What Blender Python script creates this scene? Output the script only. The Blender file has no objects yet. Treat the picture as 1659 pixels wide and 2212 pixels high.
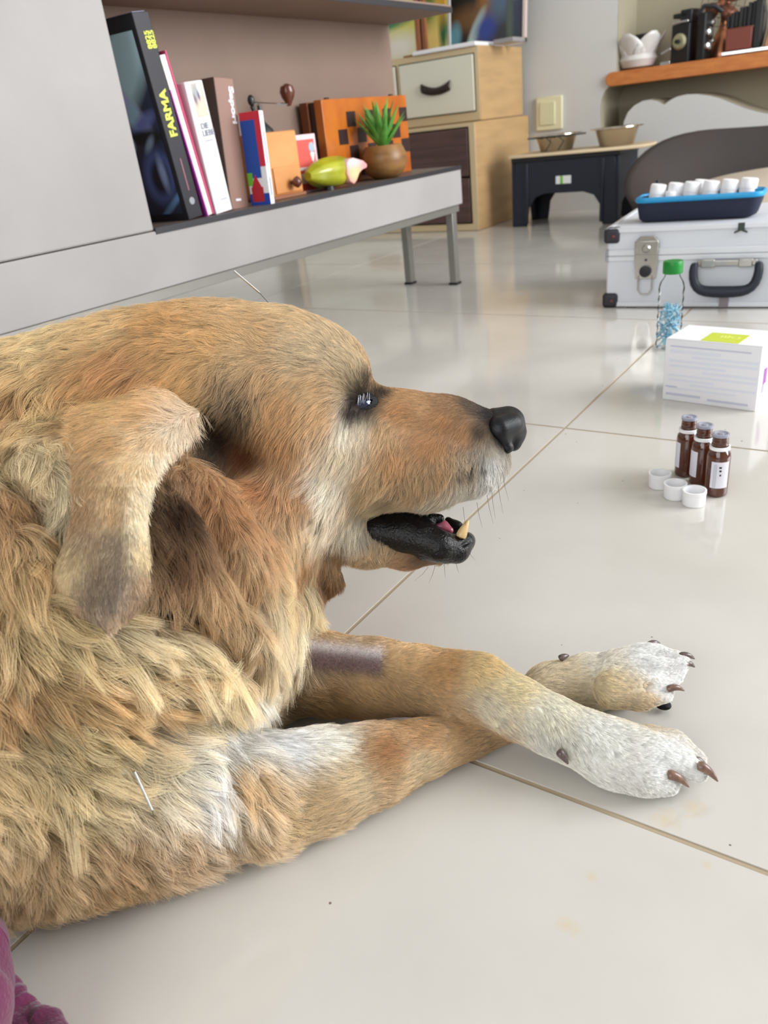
import bpy, bmesh, math, random
import numpy as np
from mathutils import Vector, Matrix, Euler
from mathutils.bvhtree import BVHTree
from mathutils.geometry import tessellate_polygon
FUR = 1.0
random.seed(7); rng = np.random.default_rng(7)
SC = bpy.context.scene; COL = SC.collection; PI = math.pi

# ------------------------------------------------------------------ camera
W, H = 1659, 2212
FPX = 1640.0
CAM_H = 0.40
RW = np.array([[0.83448639, 0.16697546, -0.52512061],
               [0.54125407, -0.42708501, 0.72432205],
               [-0.10332714, -0.88866056, -0.44677278]])   # rows: world axes in lens axes (right, down, forward)
cd = bpy.data.cameras.new('camera'); cam = bpy.data.objects.new('camera', cd); COL.objects.link(cam)
cd.sensor_fit = 'VERTICAL'; cd.lens = 26.0; cd.sensor_height = 26.0 * H / FPX
cd.clip_start = 0.01; cd.clip_end = 50
cd.dof.use_dof = True; cd.dof.focus_distance = 0.57; cd.dof.aperture_fstop = 11.0
cam.matrix_world = Matrix([[RW[i, 0], -RW[i, 1], -RW[i, 2], (0, 0, CAM_H)[i]] for i in range(3)] + [[0, 0, 0, 1]])
SC.camera = cam
# ------------------------------------------------------------------ light
world = bpy.data.worlds.new('world'); SC.world = world; world.use_nodes = True
world.node_tree.nodes['Background'].inputs[0].default_value = (0.80, 0.90, 1.0, 1)
world.node_tree.nodes['Background'].inputs[1].default_value = 1.0
def area(name, loc, target, sx, sy, watts, color):
    l = bpy.data.lights.new(name, 'AREA'); l.shape = 'RECTANGLE'; l.size = sx; l.size_y = sy; l.energy = watts; l.color = color
    o = bpy.data.objects.new(name, l); COL.objects.link(o); o.location = loc
    o.rotation_euler = (Vector(target) - Vector(loc)).to_track_quat('-Z', 'Y').to_euler(); return o
area('daylight_window', (2.18, 2.15, 1.35), (-.9, 1.3, 0.5), 2.0, 1.7, 80, (0.97, 0.98, 1.0))
area('fill_behind_camera', (-0.3, -1.98, 1.3), (-0.3, 1.0, 0.5), 2.2, 1.7, 19, (1.0, 0.98, 0.95))  # added fill from behind the camera for the dog's near side
SC.view_settings.view_transform = 'Standard'; SC.view_settings.look = 'None'
SC.view_settings.gamma = 1.0; SC.view_settings.use_curve_mapping = False
SC.view_settings.exposure = 0.72
try:
    SC.cycles.use_denoising = True
    SC.cycles.max_bounces = 10; SC.cycles.transparent_max_bounces = 16; SC.cycles.transmission_bounces = 10
    SC.cycles.caustics_reflective = False; SC.cycles.caustics_refractive = False
    SC.cycles.sample_clamp_indirect = 8
    SC.cycles_curves.shape = 'RIBBONS'; SC.cycles_curves.subdivisions = 2
except Exception: pass

# ------------------------------------------------------------------ measuring helpers (pixel of the 1659x2212 frame -> point in the room)
def ray(u, v): return RW @ np.array([u - W/2, v - H/2, FPX])
def on_z(u, v, z=0.0): d = ray(u, v); p = d * ((z - CAM_H)/d[2]); return np.array([p[0], p[1], z])
def on_x(u, v, x): d = ray(u, v); p = d*(x/d[0]); return np.array([x, p[1], p[2]+CAM_H])
def on_y(u, v, y): d = ray(u, v); p = d*(y/d[1]); return np.array([p[0], y, p[2]+CAM_H])
def at(u, v, Z): p = ray(u, v) * (Z/FPX); return np.array([p[0], p[1], p[2]+CAM_H])
def proj(p):
    q = (np.asarray(p) - [0, 0, CAM_H]) @ RW
    return np.stack([q[..., 0]/q[..., 2]*FPX + W/2, q[..., 1]/q[..., 2]*FPX + H/2, q[..., 2]], -1)

# ------------------------------------------------------------------ materials
def lin(c):
    c = np.array(c[:3], float)/255.0
    c = np.where(c <= 0.04045, c/12.92, ((c+0.055)/1.055)**2.4); return (float(c[0]), float(c[1]), float(c[2]), 1.0)
_m = {}
def mat(name, rgb, rough=0.5, metal=0.0, spec=0.5, vary=0.0, vscale=8.0, vrgb=None, bump=0.0, bscale=60.0, trans=0.0, ior=1.45, coat=0.0, stretch=None, sheen=0.0):
    if name in _m: return _m[name]
    m = bpy.data.materials.new(name); m.use_nodes = True; nt = m.node_tree; b = nt.nodes['Principled BSDF']
    b.inputs['Base Color'].default_value = lin(rgb); b.inputs['Roughness'].default_value = rough
    b.inputs['Metallic'].default_value = metal; b.inputs['Specular IOR Level'].default_value = spec
    b.inputs['Transmission Weight'].default_value = trans; b.inputs['IOR'].default_value = ior
    b.inputs['Coat Weight'].default_value = coat; b.inputs['Sheen Weight'].default_value = sheen
    tc = nt.nodes.new('ShaderNodeTexCoord'); src = tc.outputs['Object']
    if stretch:
        mp = nt.nodes.new('ShaderNodeMapping'); mp.inputs['Scale'].default_value = stretch
        nt.links.new(src, mp.inputs['Vector']); src = mp.outputs['Vector']
    if vary or vrgb:
        n = nt.nodes.new('ShaderNodeTexNoise'); n.inputs['Scale'].default_value = vscale; n.inputs['Detail'].default_value = 5
        nt.links.new(src, n.inputs['Vector'])
        r = nt.nodes.new('ShaderNodeValToRGB'); r.color_ramp.elements[0].position = 0.35; r.color_ramp.elements[1].position = 0.68
        a = np.array(rgb, float); r.color_ramp.elements[0].color = lin(a); r.color_ramp.elements[1].color = lin(vrgb if vrgb else np.clip(a*(1-vary), 0, 255))
        nt.links.new(n.outputs['Fac'], r.inputs['Fac']); nt.links.new(r.outputs['Color'], b.inputs['Base Color'])
    if bump:
        n = nt.nodes.new('ShaderNodeTexNoise'); n.inputs['Scale'].default_value = bscale; n.inputs['Detail'].default_value = 4
        nt.links.new(src, n.inputs['Vector']); bp = nt.nodes.new('ShaderNodeBump'); bp.inputs['Strength'].default_value = bump; bp.inputs['Distance'].default_value = 0.002
        nt.links.new(n.outputs['Fac'], bp.inputs['Height']); nt.links.new(bp.outputs['Normal'], b.inputs['Normal'])
    _m[name] = m; return m
def print_mat(name, base, blobs, rough=0.4, axes='XY', vscale=0):
    """flat print: soft ellipses (cx, cy, rx, ry, deg, rgb, softness) over a base colour, in 0..1 of the object's own box"""
    m = bpy.data.materials.new(name); m.use_nodes = True; nt = m.node_tree; b = nt.nodes['Principled BSDF']; b.inputs['Roughness'].default_value = rough
    tc = nt.nodes.new('ShaderNodeTexCoord'); sep = nt.nodes.new('ShaderNodeSeparateXYZ'); nt.links.new(tc.outputs['Generated'], sep.inputs[0])
    cmb = nt.nodes.new('ShaderNodeCombineXYZ'); nt.links.new(sep.outputs[axes[0]], cmb.inputs[0]); nt.links.new(sep.outputs[axes[1]], cmb.inputs[1])
    prev = None
    for cx, cy, rx, ry, dg, rgb, soft in blobs:
        mp = nt.nodes.new('ShaderNodeMapping'); mp.vector_type = 'TEXTURE'
        mp.inputs['Location'].default_value = (cx, cy, 0); mp.inputs['Rotation'].default_value = (0, 0, math.radians(dg)); mp.inputs['Scale'].default_value = (rx, ry, 1)
        nt.links.new(cmb.outputs[0], mp.inputs['Vector'])
        ln = nt.nodes.new('ShaderNodeVectorMath'); ln.operation = 'LENGTH'; nt.links.new(mp.outputs[0], ln.inputs[0])
        mr = nt.nodes.new('ShaderNodeMapRange'); mr.inputs['From Min'].default_value = 1.0+soft; mr.inputs['From Max'].default_value = max(0.0, 1.0-soft)
        nt.links.new(ln.outputs['Value'], mr.inputs['Value'])
        mx = nt.nodes.new('ShaderNodeMix'); mx.data_type = 'RGBA'
        nt.links.new(mr.outputs['Result'], mx.inputs[0]); mx.inputs[7].default_value = lin(rgb)
        if prev: nt.links.new(prev, mx.inputs[6])
        else: mx.inputs[6].default_value = lin(base)
        prev = mx.outputs[2]
    nt.links.new(prev, b.inputs['Base Color']); return m

# ------------------------------------------------------------------ mesh builder
class MB:
    def __init__(s): s.v = []; s.f = []
    def add(s, v, f, M=None):
        k = len(s.v)
        for p in v:
            p = Vector(p)
            if M is not None: p = M @ p
            s.v.append(tuple(p))
        s.f += [tuple(i+k for i in q) for q in f]; return s
    def box(s, x0, x1, y0, y1, z0, z1, M=None):
        v = [(x, y, z) for z in (z0, z1) for y in (y0, y1) for x in (x0, x1)]
        return s.add(v, [(0, 2, 3, 1), (4, 5, 7, 6), (0, 1, 5, 4), (2, 6, 7, 3), (0, 4, 6, 2), (1, 3, 7, 5)], M)
    def lathe(s, prof, n=32, M=None, sx=1.0, sy=1.0, cap=True):
        v = []; f = []
        for r, z in prof:
            for i in range(n):
                a = 2*PI*i/n; v.append((r*math.cos(a)*sx, r*math.sin(a)*sy, z))
        for j in range(len(prof)-1):
            for i in range(n):
                f.append((j*n+i, j*n+(i+1) % n, (j+1)*n+(i+1) % n, (j+1)*n+i))
        if cap:
            f.append(tuple(range(n))[::-1]); f.append(tuple((len(prof)-1)*n+i for i in range(n)))
        return s.add(v, f, M)
    def ell(s, c, r, M=None, n=20, m=12):
        prof = [(max(1e-4, math.sin(PI*j/m)), -math.cos(PI*j/m)) for j in range(m+1)]
        T = Matrix.Translation(c) @ Matrix.Diagonal((*r, 1))
        return s.lathe(prof, n, (M @ T) if M is not None else T)
    def tube(s, pts, r, n=8, M=None, flat=1.0, closed=False, up=(0, 0, 1)):
        pts = [Vector(p) for p in pts]; k = len(pts); v = []; f = []
        rr = r if hasattr(r, '__len__') else [r]*k
        prevx = None
        for i, p in enumerate(pts):
            if closed: t = (pts[(i+1) % k]-pts[i-1])
            else: t = pts[min(i+1, k-1)]-pts[max(i-1, 0)]
            t.normalize()
            x = (prevx if prevx is not None else Vector(up).cross(t))
            x = x - t*x.dot(t)
            if x.length < 1e-4: x = Vector((1, 0, 0)) - t*t.x
            if x.length < 1e-4: x = Vector((0, 1, 0)) - t*t.y
            x.normalize(); y = t.cross(x); prevx = x
            for j in range(n):
                a = 2*PI*j/n; v.append(p + x*math.cos(a)*rr[i] + y*math.sin(a)*rr[i]*flat)
        for i in range(k if closed else k-1):
            for j in range(n):
                a, b = i*n+j, i*n+(j+1) % n; c, d = ((i+1) % k)*n+(j+1) % n, ((i+1) % k)*n+j
                f.append((a, b, c, d))
        if not closed: f.append(tuple(range(n))[::-1]); f.append(tuple((k-1)*n+i for i in range(n)))
        return s.add(v, f, M)
    def prism(s, poly, t0, t1, plane='xy', M=None):
        def P(a, b, t): return {'xy': (a, b, t), 'xz': (a, t, b), 'yz': (t, a, b)}[plane]
        n = len(poly); v = [P(a, b, t0) for a, b in poly]+[P(a, b, t1) for a, b in poly]
        tri = tessellate_polygon([[Vector((a, b, 0)) for a, b in poly]])
        f = [tuple(t) for t in tri]+[tuple(i+n for i in reversed(t)) for t in tri]
        f += [(i, (i+1) % n, (i+1) % n+n, i+n) for i in range(n)]
        return s.add(v, f, M)
    def obj(s, name, m, parent=None, loc=None, rot=None, bev=0.0, seg=2, smooth=True, sub=0, angle=40):
        me = bpy.data.meshes.new(name); me.from_pydata(s.v, [], s.f); me.validate()
        bm = bmesh.new(); bm.from_mesh(me); bmesh.ops.recalc_face_normals(bm, faces=bm.faces); bm.to_mesh(me); bm.free()
        if m: me.materials.append(m)
        if smooth: me.shade_smooth(); me.set_sharp_from_angle(angle=math.radians(angle))
        o = bpy.data.objects.new(name, me); COL.objects.link(o)
        if parent: o.parent = parent
        if loc is not None: o.location = loc
        if rot is not None: o.rotation_euler = rot
        if bev:
            b = o.modifiers.new('bevel', 'BEVEL'); b.width = bev; b.segments = seg; b.limit_method = 'ANGLE'; b.angle_limit = math.radians(35)
        if sub:
            b = o.modifiers.new('sub', 'SUBSURF'); b.levels = sub; b.render_levels = sub
        return o
def tag(o, label=None, cat=None, group=None, kind=None):
    if label: o['label'] = label
    if cat: o['category'] = cat
    if group: o['group'] = group
    if kind: o['kind'] = kind
    return o
def thing(name, label, cat, loc=(0, 0, 0), rot=(0, 0, 0), group=None):
    o = bpy.data.objects.new(name, None); COL.objects.link(o); o.location = loc; o.rotation_euler = rot
    o.empty_display_size = 0.02
    return tag(o, label, cat, group)
def text(name, body, size, m, parent, loc, rot, sx=1.0, ext=0.0004, align='LEFT', spacing=1.0, bold=0.0):
    cu = bpy.data.curves.new(name, 'FONT'); cu.body = body; cu.size = size; cu.extrude = ext; cu.align_x = align; cu.offset = bold; cu.space_line = spacing
    t = bpy.data.objects.new(name, cu); COL.objects.link(t); bpy.context.view_layer.update()
    me = bpy.data.meshes.new_from_object(t.evaluated_get(bpy.context.evaluated_depsgraph_get())); me.name = name
    bpy.data.objects.remove(t); me.materials.clear(); me.materials.append(m)
    o = bpy.data.objects.new(name, me); COL.objects.link(o); o.parent = parent; o.location = loc; o.rotation_euler = rot; o.scale = (sx, 1, 1); return o
def copy_tree(o, parent=None):
    c = o.copy(); COL.objects.link(c)
    if parent: c.parent = parent
    for ch in list(o.children): copy_tree(ch, c)
    return c
def T(x, y, z): return Matrix.Translation((x, y, z))
def RX(a): return Matrix.Rotation(math.radians(a), 4, 'X')
def RY(a): return Matrix.Rotation(math.radians(a), 4, 'Y')
def RZ(a): return Matrix.Rotation(math.radians(a), 4, 'Z')

# ------------------------------------------------------------------ common materials
M_wall = mat('white_plaster', (206, 205, 202), 0.85, bump=0.15, bscale=220)
M_olive = mat('olive_grey_plaster', (168, 160, 138), 0.85, bump=0.15, bscale=200)
M_cement = mat('pale_grey_suede_laminate', (168, 164, 162), 0.55, vary=0.10, vscale=3.0, bump=0.2, bscale=25)
M_taupe = mat('taupe_laminate', (138, 116, 103), 0.6, vary=0.05, vscale=6)
M_darkedge = mat('dark_grey_edge', (46, 45, 50), 0.4)
M_steel = mat('brushed_grey_metal', (150, 147, 142), 0.35, metal=0.6)
M_chrome = mat('chrome', (205, 205, 205), 0.15, metal=1.0)
M_black = mat('black_plastic', (28, 28, 32), 0.45)
M_navy = mat('dark_navy_plastic', (30, 34, 48), 0.5)
M_white = mat('white_plastic', (238, 238, 240), 0.4)
M_paper = mat('white_card', (236, 236, 240), 0.5)
M_page = mat('cream_paper', (233, 224, 205), 0.7)
M_beige = mat('beige_painted_wood', (198, 162, 114), 0.5, vary=0.08, vscale=5, stretch=(1, 1, 6))
M_pine = mat('pale_wood_edge', (205, 184, 146), 0.5)
M_cream = mat('cream_paint', (222, 218, 200), 0.4)
M_brown = mat('dark_red_brown_wood', (92, 66, 62), 0.45, vary=0.18, vscale=5, stretch=(1, 1, 8))
M_orangewood = mat('orange_pine', (202, 128, 66), 0.45, vrgb=(184, 106, 52), vscale=6, stretch=(3, 8, 14))
M_black2 = mat('black_leatherette', (24, 23, 24), 0.5, bump=0.2, bscale=300)

# ------------------------------------------------------------------ setting
X0, X1, Y0, YW, ZC = -2.6, 2.2, -2.0, 3.45, 2.6
M_grout = mat('grout', (176, 160, 136), 0.6)
fl = MB().box(X0-.2, X1+.2, Y0-.2, YW+.4, -0.06, -0.0008).obj('floor', M_grout, smooth=False); tag(fl, kind='structure')
# polished porcelain: faint clouding, dust specks, a few dried yellowish marks
mt = bpy.data.materials.new('polished_porcelain'); mt.use_nodes = True; nt = mt.node_tree; b = nt.nodes['Principled BSDF']
b.inputs['Roughness'].default_value = 0.10; b.inputs['IOR'].default_value = 1.68
geo = nt.nodes.new('ShaderNodeNewGeometry')
n1 = nt.nodes.new('ShaderNodeTexNoise'); n1.inputs['Scale'].default_value = 7; n1.inputs['Detail'].default_value = 6; nt.links.new(geo.outputs['Position'], n1.inputs['Vector'])
r1 = nt.nodes.new('ShaderNodeValToRGB'); r1.color_ramp.elements[0].position = .3; r1.color_ramp.elements[1].position = .7
r1.color_ramp.elements[0].color = lin((198, 194, 187)); r1.color_ramp.elements[1].color = lin((208, 204, 197)); nt.links.new(n1.outputs['Fac'], r1.inputs['Fac'])
vo = nt.nodes.new('ShaderNodeTexVoronoi'); vo.inputs['Scale'].default_value = 42; nt.links.new(geo.outputs['Position'], vo.inputs['Vector'])
sx = nt.nodes.new('ShaderNodeSeparateColor'); nt.links.new(vo.outputs['Color'], sx.inputs[0])
thr = nt.nodes.new('ShaderNodeMath'); thr.operation = 'MULTIPLY'; thr.inputs[1].default_value = 0.055; nt.links.new(sx.outputs[0], thr.inputs[0])
lt = nt.nodes.new('ShaderNodeMath'); lt.operation = 'LESS_THAN'; nt.links.new(vo.outputs['Distance'], lt.inputs[0]); nt.links.new(thr.outputs[0], lt.inputs[1])
gt = nt.nodes.new('ShaderNodeMath'); gt.operation = 'GREATER_THAN'; gt.inputs[1].default_value = 0.45; nt.links.new(sx.outputs[1], gt.inputs[0])
mu = nt.nodes.new('ShaderNodeMath'); mu.operation = 'MULTIPLY'; nt.links.new(lt.outputs[0], mu.inputs[0]); nt.links.new(gt.outputs[0], mu.inputs[1])
mx = nt.nodes.new('ShaderNodeMix'); mx.data_type = 'RGBA'; nt.links.new(mu.outputs[0], mx.inputs[0]); nt.links.new(r1.outputs[0], mx.inputs[6]); mx.inputs[7].default_value = lin((120, 108, 95))
prev = mx.outputs[2]
for (u, v, r) in [(1228, 2000, .008), (1278, 1893, .005), (1500, 1745, .010), (1440, 1770, .012), (1525, 1868, .004)]:
    p = on_z(u, v); d = nt.nodes.new('ShaderNodeVectorMath'); d.operation = 'DISTANCE'; nt.links.new(geo.outputs['Position'], d.inputs[0]); d.inputs[1].default_value = tuple(p)
    n2 = nt.nodes.new('ShaderNodeTexNoise'); n2.inputs['Scale'].default_value = 160; nt.links.new(geo.outputs['Position'], n2.inputs['Vector'])
    ad = nt.nodes.new('ShaderNodeMath'); ad.operation = 'MULTIPLY_ADD'; nt.links.new(n2.outputs['Fac'], ad.inputs[0]); ad.inputs[1].default_value = r*1.2; nt.links.new(d.outputs['Value'], ad.inputs[2])
    mr = nt.nodes.new('ShaderNodeMapRange'); mr.inputs['From Min'].default_value = r*1.5; mr.inputs['From Max'].default_value = r*0.7; mr.inputs['To Max'].default_value = 0.35; nt.links.new(ad.outputs[0], mr.inputs['Value'])
    mm = nt.nodes.new('ShaderNodeMix'); mm.data_type = 'RGBA'; nt.links.new(mr.outputs[0], mm.inputs[0]); nt.links.new(prev, mm.inputs[6]); mm.inputs[7].default_value = lin((205, 180, 120)); prev = mm.outputs[2]
nt.links.new(prev, b.inputs['Base Color'])
tile_me = None; g = 0.0021
for i in range(-3, 3):
    for j in range(-4, 6):
        x, y = -0.37+1.2*i, 0.345+0.62*j
        if tile_me is None:
            o = MB().box(g, 1.2-g, g, .62-g, -0.02, 0.0).obj('tile', mt, fl, smooth=False); tile_me = o; 
        else:
            o = tile_me.copy(); COL.objects.link(o)
        o.location = (x, y, 0)
def wall(name, *bx): return tag(MB().box(*bx).obj(name, M_wall, smooth=False), kind='structure')
wall('wall_left', X0-.15, X0, Y0-.15, YW+.15, -0.02, ZC)
# right wall with a window opening, rear wall left open for the added fill light
wr = MB().box(X1, X1+.2, Y0-.15, 1.1, -0.02, ZC).box(X1, X1+.2, 3.25, YW+.15, -0.02, ZC).box(X1, X1+.2, 1.1, 3.25, -0.02, .45).box(X1, X1+.2, 1.1, 3.25, 2.25, ZC).obj('wall_right', M_wall, smooth=False); tag(wr, kind='structure')
wf = MB().box(X0-.15, -1.45, Y0-.2, Y0, -0.02, ZC).box(.85, X1+.2, Y0-.2, Y0, -0.02, ZC).box(-1.45, .85, Y0-.2, Y0, 2.2, ZC).obj('wall_front', M_wall, smooth=False); tag(wf, kind='structure')
tag(MB().box(X0-.15, X1+.2, Y0-.2, YW+.4, ZC, ZC+.1).obj('ceiling', M_wall, smooth=False), kind='structure')
# end wall with the curved niche
OY = YW
def ew(u, v): p = on_y(u, v, OY); return (float(p[0]), float(p[2]))
hole = [(-1.112, 1.9), ew(1334, 60), ew(1332, 152)]
hole += [ew(*q) for q in [(1330, 180), (1318, 184), (1306, 197), (1299, 215), (1297, 240), (1298, 262), (1300, 290), (1320, 300), (1343, 300), (1345, 285), (1348, 262), (1356, 243), (1370, 228), (1388, 218), (1405, 215), (1420, 218), (1435, 226), (1446, 217), (1462, 209), (1482, 204), (1505, 203), (1530, 206), (1555, 212), (1580, 222), (1605, 232), (1632, 240), (1660, 246)]]
hole += [(-.40, .30), (-.25, .31), (-.1, .345), (.1, .40), (.35, .42), (.5, .5), (.55, .8), (.55, 1.9)]
outer = [(X0, -.02), (X1, -.02), (X1, ZC), (X0, ZC)]
tri = tessellate_polygon([[Vector((a, b, 0)) for a, b in outer], [Vector((a, b, 0)) for a, b in hole]])
pts = outer+hole; n = len(pts); w = MB()
w.add([(a, OY, b) for a, b in pts]+[(a, OY+.25, b) for a, b in pts], [tuple(t) for t in tri]+[tuple(k+n for k in t) for t in tri]
      + [(4+i, 4+(i+1) % len(hole), 4+n+(i+1) % len(hole), 4+n+i) for i in range(len(hole))])
tag(w.obj('wall_end', M_wall, smooth=False), kind='structure')
rv = MB(); rv.add([(a*1.0+(0), OY+.0006, b) for a, b in hole]+[(a, OY+.236, b) for a, b in hole], [])
def inset(k):
    a, b = Vector(hole[k]), None; p0, p1 = Vector(hole[k-1]), Vector(hole[(k+1) % len(hole)]); t_ = (p1-p0).normalized(); n_ = Vector((-t_.y, t_.x)); return a+n_*.0012
nh = len(hole); rv = MB(); ins = [inset(k) for k in range(nh)]
rv.v = [(q.x, OY+.0004, q.y) for q in ins]+[(q.x, OY+.236, q.y) for q in ins]; rv.f = [(i, (i+1) % nh, (i+1) % nh+nh, i+nh) for i in range(nh-1)]
tag(rv.obj('wall_niche_reveal', M_olive, smooth=False), kind='structure')
tag(MB().box(X0, X1, OY+.235, OY+.30, -0.02, ZC).obj('wall_niche', M_olive, smooth=False), kind='structure')
# wooden niche board with a rounded end
za, zb = .462, .512
prof = [(1.0, za), (-1.125, za)]+[(-1.125-.026*math.cos(a), (za+zb)/2+(zb-za)/2*math.sin(a)) for a in np.linspace(-PI/2, PI/2, 9)][1:-1]+[(-1.125, zb), (1.0, zb)]
tag(MB().prism([(min(a, .5), b) for a, b in prof], OY-.014, OY+.234, 'xz').obj('niche_shelf', M_orangewood, bev=.002), 'orange pine board with rounded end set in the wall niche', 'shelf')

# ------------------------------------------------------------------ long low console
XF, SZ = -1.03, .297
con = thing('media_console', 'long pale grey console raised on slim metal legs with an open brown backed shelf', 'console', (XF-.1, .8, 0))
cx_, cy_ = XF-.1, .8
def cb(name, m, x0, x1, y0, y1, z0, z1, **k): return MB().box(x0-cx_, x1-cx_, y0-cy_, y1-cy_, z0, z1).obj(name, m, con, **k)
XB = -1.215
cb('drawer_beam', M_cement, XB, XF, -.5, 1.94, .204, SZ-.004, bev=.002)
cb('metal_frame', M_steel, XB+.01, XF-.006, -.48, 1.93, .186, .203, bev=.001)
cb('shelf_board', mat('dark_taupe_board', (104, 92, 86), .45), XB, XF-.002, .884, 1.94, SZ-.0035, SZ, bev=.0005)
cb('shelf_edge', M_darkedge, XF-.002, XF+.001, .884, 1.94, SZ-.009, SZ+.001)
cb('closed_cabinet', M_cement, XB, XF, -.5, .882, SZ-.0028, 1.25, bev=.003)
cb('back_panel', M_taupe, XB-.012, XB, .884, 1.94, SZ-.004, 1.25)
cb('upper_shelf', M_taupe, XB, XF-.003, .884, 1.94, .637, .652)
cb('shelf_edge', M_darkedge, XF-.003, XF, .884, 1.94, .636, .6475)
for yy in (1.905, .2):
    for xx in (XF-.028, XB+.012):
        lg = cb('leg', M_steel, xx, xx+.02, yy-.012, yy+.012, .004, .187, bev=.001)
        f = MB().box(xx-.002-cx_, xx+.022-cx_, yy-.014-cy_, yy+.014-cy_, 0, .006).obj('foot_pad', M_black, lg)

# ------------------------------------------------------------------ things on the console shelf
BX = -1.05
def book(name, label, pl, pr, pt, depth, m_cover, xoff=0.0, yaw=0.0, hgt=None, pages=M_page, thick=None, group='books on the console shelf'):
    a = on_x(*pl, BX+xoff); bb = on_x(*pr, BX+xoff); c = on_x(*pt, BX+xoff)
    th = thick or (bb[1]-a[1]); tilt = math.atan2(a[1]-c[1], c[2]-SZ); h = hgt or math.hypot(a[1]-c[1], c[2]-SZ)
    r = thing(name, label, 'book', (BX+xoff, a[1], SZ), (tilt, 0, math.radians(yaw)), group)
    return r, th, h, tilt
# the wide dark photo book
r, th, h, tl = book('book', 'tallest book, black spine with yellow lettering FARMA and bluish photo cover', (408, 472), (446, 466), (284, 26), .2, None, thick=.034)
M_bk = mat('black_gloss_cover', (34, 33, 40), 0.35)
MB().box(-.15, 0, 0, th, 0, h).obj('cover', M_bk, r, bev=.0012)
MB().box(-.152, -.004, .004, th-.004, h-.001, h+.0008).obj('page_block', mat('lilac_page_edge', (190, 190, 230), .6), r)
pm = print_mat('photo_print', (44, 50, 76), [(.62, .82, .6, .2, 20, (190, 225, 235), .3), (.35, .72, .5, .10, -25, (185, 198, 240), .25), (.1, .6, .25, .12, 0, (62, 68, 110), .3),
     (.62, .58, .10, .06, 30, (165, 210, 228), .5), (.75, .53, .2, .04, 10, (120, 130, 200), .5), (.7, .45, .4, .04, 0, (14, 14, 20), .4), (.75, .41, .10, .028, 20, (150, 170, 195), .5), (.45, .41, .05, .03, 20, (140, 160, 190), .5),
     (.75, .22, .26, .15, 8, (92, 110, 175), .25), (.78, .22, .17, .10, 8, (20, 24, 40), .3), (.84, .24, .06, .09, 8, (160, 180, 230), .5), (.85, .05, .5, .022, 18, (110, 150, 200), .5)], axes='XZ')
MB().box(-.145, -.010, -.0006, 0, .012, h-.022).obj('cover_photo', pm, r)
M_yel = mat('yellow_print', (214, 222, 92), 0.5)
text('spine_title', 'FARMA', .0215, M_yel, r, (.0006, .0245, .128), (PI/2, -PI/2, PI/2), bold=.0009)
text('spine_code', '8825\n8825', .0125, M_yel, r, (.0006, .0215, h-.050), (PI/2, -PI/2, PI/2), bold=.0004, spacing=.80)
MB().box(0, .0006, .016, .0185, .045, .095).obj('spine_line', mat('dusty_pink_print', (150, 96, 110), .5), r)
MB().lathe([(.006, 0), (.006, .0006)], 16, T(0.0, .018, .028) @ RY(90)).obj('spine_mark', mat('grey_print', (150, 150, 158), .5), r)
# thin pink-edged book
r, th, h, tl = book('book', 'thin book with pink cover showing its cream page edges', (449, 466), (466, 463), (344, 118), .1, None, thick=.017)
M_pk = mat('hot_pink_cover', (206, 70, 120), .45); M_vi = mat('violet_cover', (176, 70, 170), .45)
MB().box(-.14, 0, th-.0025, th, 0, h+.004).obj('cover', M_pk, r); MB().box(-.14, 0, 0, .002, 0, h*.8).obj('cover', M_vi, r)
MB().box(-.137, -.002, .002, th-.0025, .001, h-.001).obj('page_block', mat('white_pages', (238, 232, 222), .7), r)
# white hardback
r, th, h, tl = book('book', 'white paperback with a small coloured photo on top and grey title', (468, 462), (502, 443), (398, 178), .1, None, thick=.042)
M_wc = mat('white_cover', (232, 232, 234), .4)
MB().box(-.13, 0, 0, th, 0, h).obj('cover', M_wc, r, bev=.0015)
MB().box(-.128, -.003, .002, th-.003, h-.001, h+.0004).obj('page_block', M_page, r)
MB().box(0, .0005, .012, th-.004, h*.74, h*.985).obj('cover_photo', print_mat('pic2', (205, 190, 176), [(.3, .75, .3, .25, 20, (160, 165, 165), .5), (.65, .85, .15, .2, 0, (225, 225, 220), .4), (.5, .62, .08, .16, 10, (96, 70, 120), .5), (.15, .5, .1, .2, 30, (120, 96, 120), .5), (.6, .2, .5, .25, 0, (215, 200, 178), .5)], axes='YZ'), r)
M_gt = mat('grey_title', (150, 152, 165), .6)
text('cover_title', 'DIE\nLIEBE', .0125, M_gt, r, (.0006, .013, h*.655), (PI/2, 0, PI/2), spacing=.9, bold=.0003)
for k, (yy, zz, ww) in enumerate([(.016, .56, .018), (.018, .10, .016)]): MB().box(0, .0005, yy, yy+ww, h*zz, h*zz+.0016).obj('small_print', M_gt, r)
# brown hardback
r, th, h, tl = book('book', 'thick brown hardback with white vertical lettering beside the white book', (500, 446), (546, 440), (462, 166), .1, None, thick=.048, xoff=-.035)
M_bc = mat('brown_cover', (150, 118, 105), .5); M_bd = mat('dark_brown_cover', (84, 66, 58), .5)
MB().box(-.12, 0, .0, th, 0, h).obj('cover', M_bc, r, bev=.001); MB().box(-.121, -.0004, -.0012, 0, 0, h).obj('cover', M_bd, r)
text('spine_title', 'Sapori', .0165, mat('white_print', (232, 230, 236), .5), r, (.0006, .033, h*.94), (PI/2, PI/2, PI/2), bold=.0007, sx=1.45)
MB().box(0, .0005, .014, .028, .014, .018).obj('small_print', mat('white_print', (232, 230, 236), .5), r)
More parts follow.
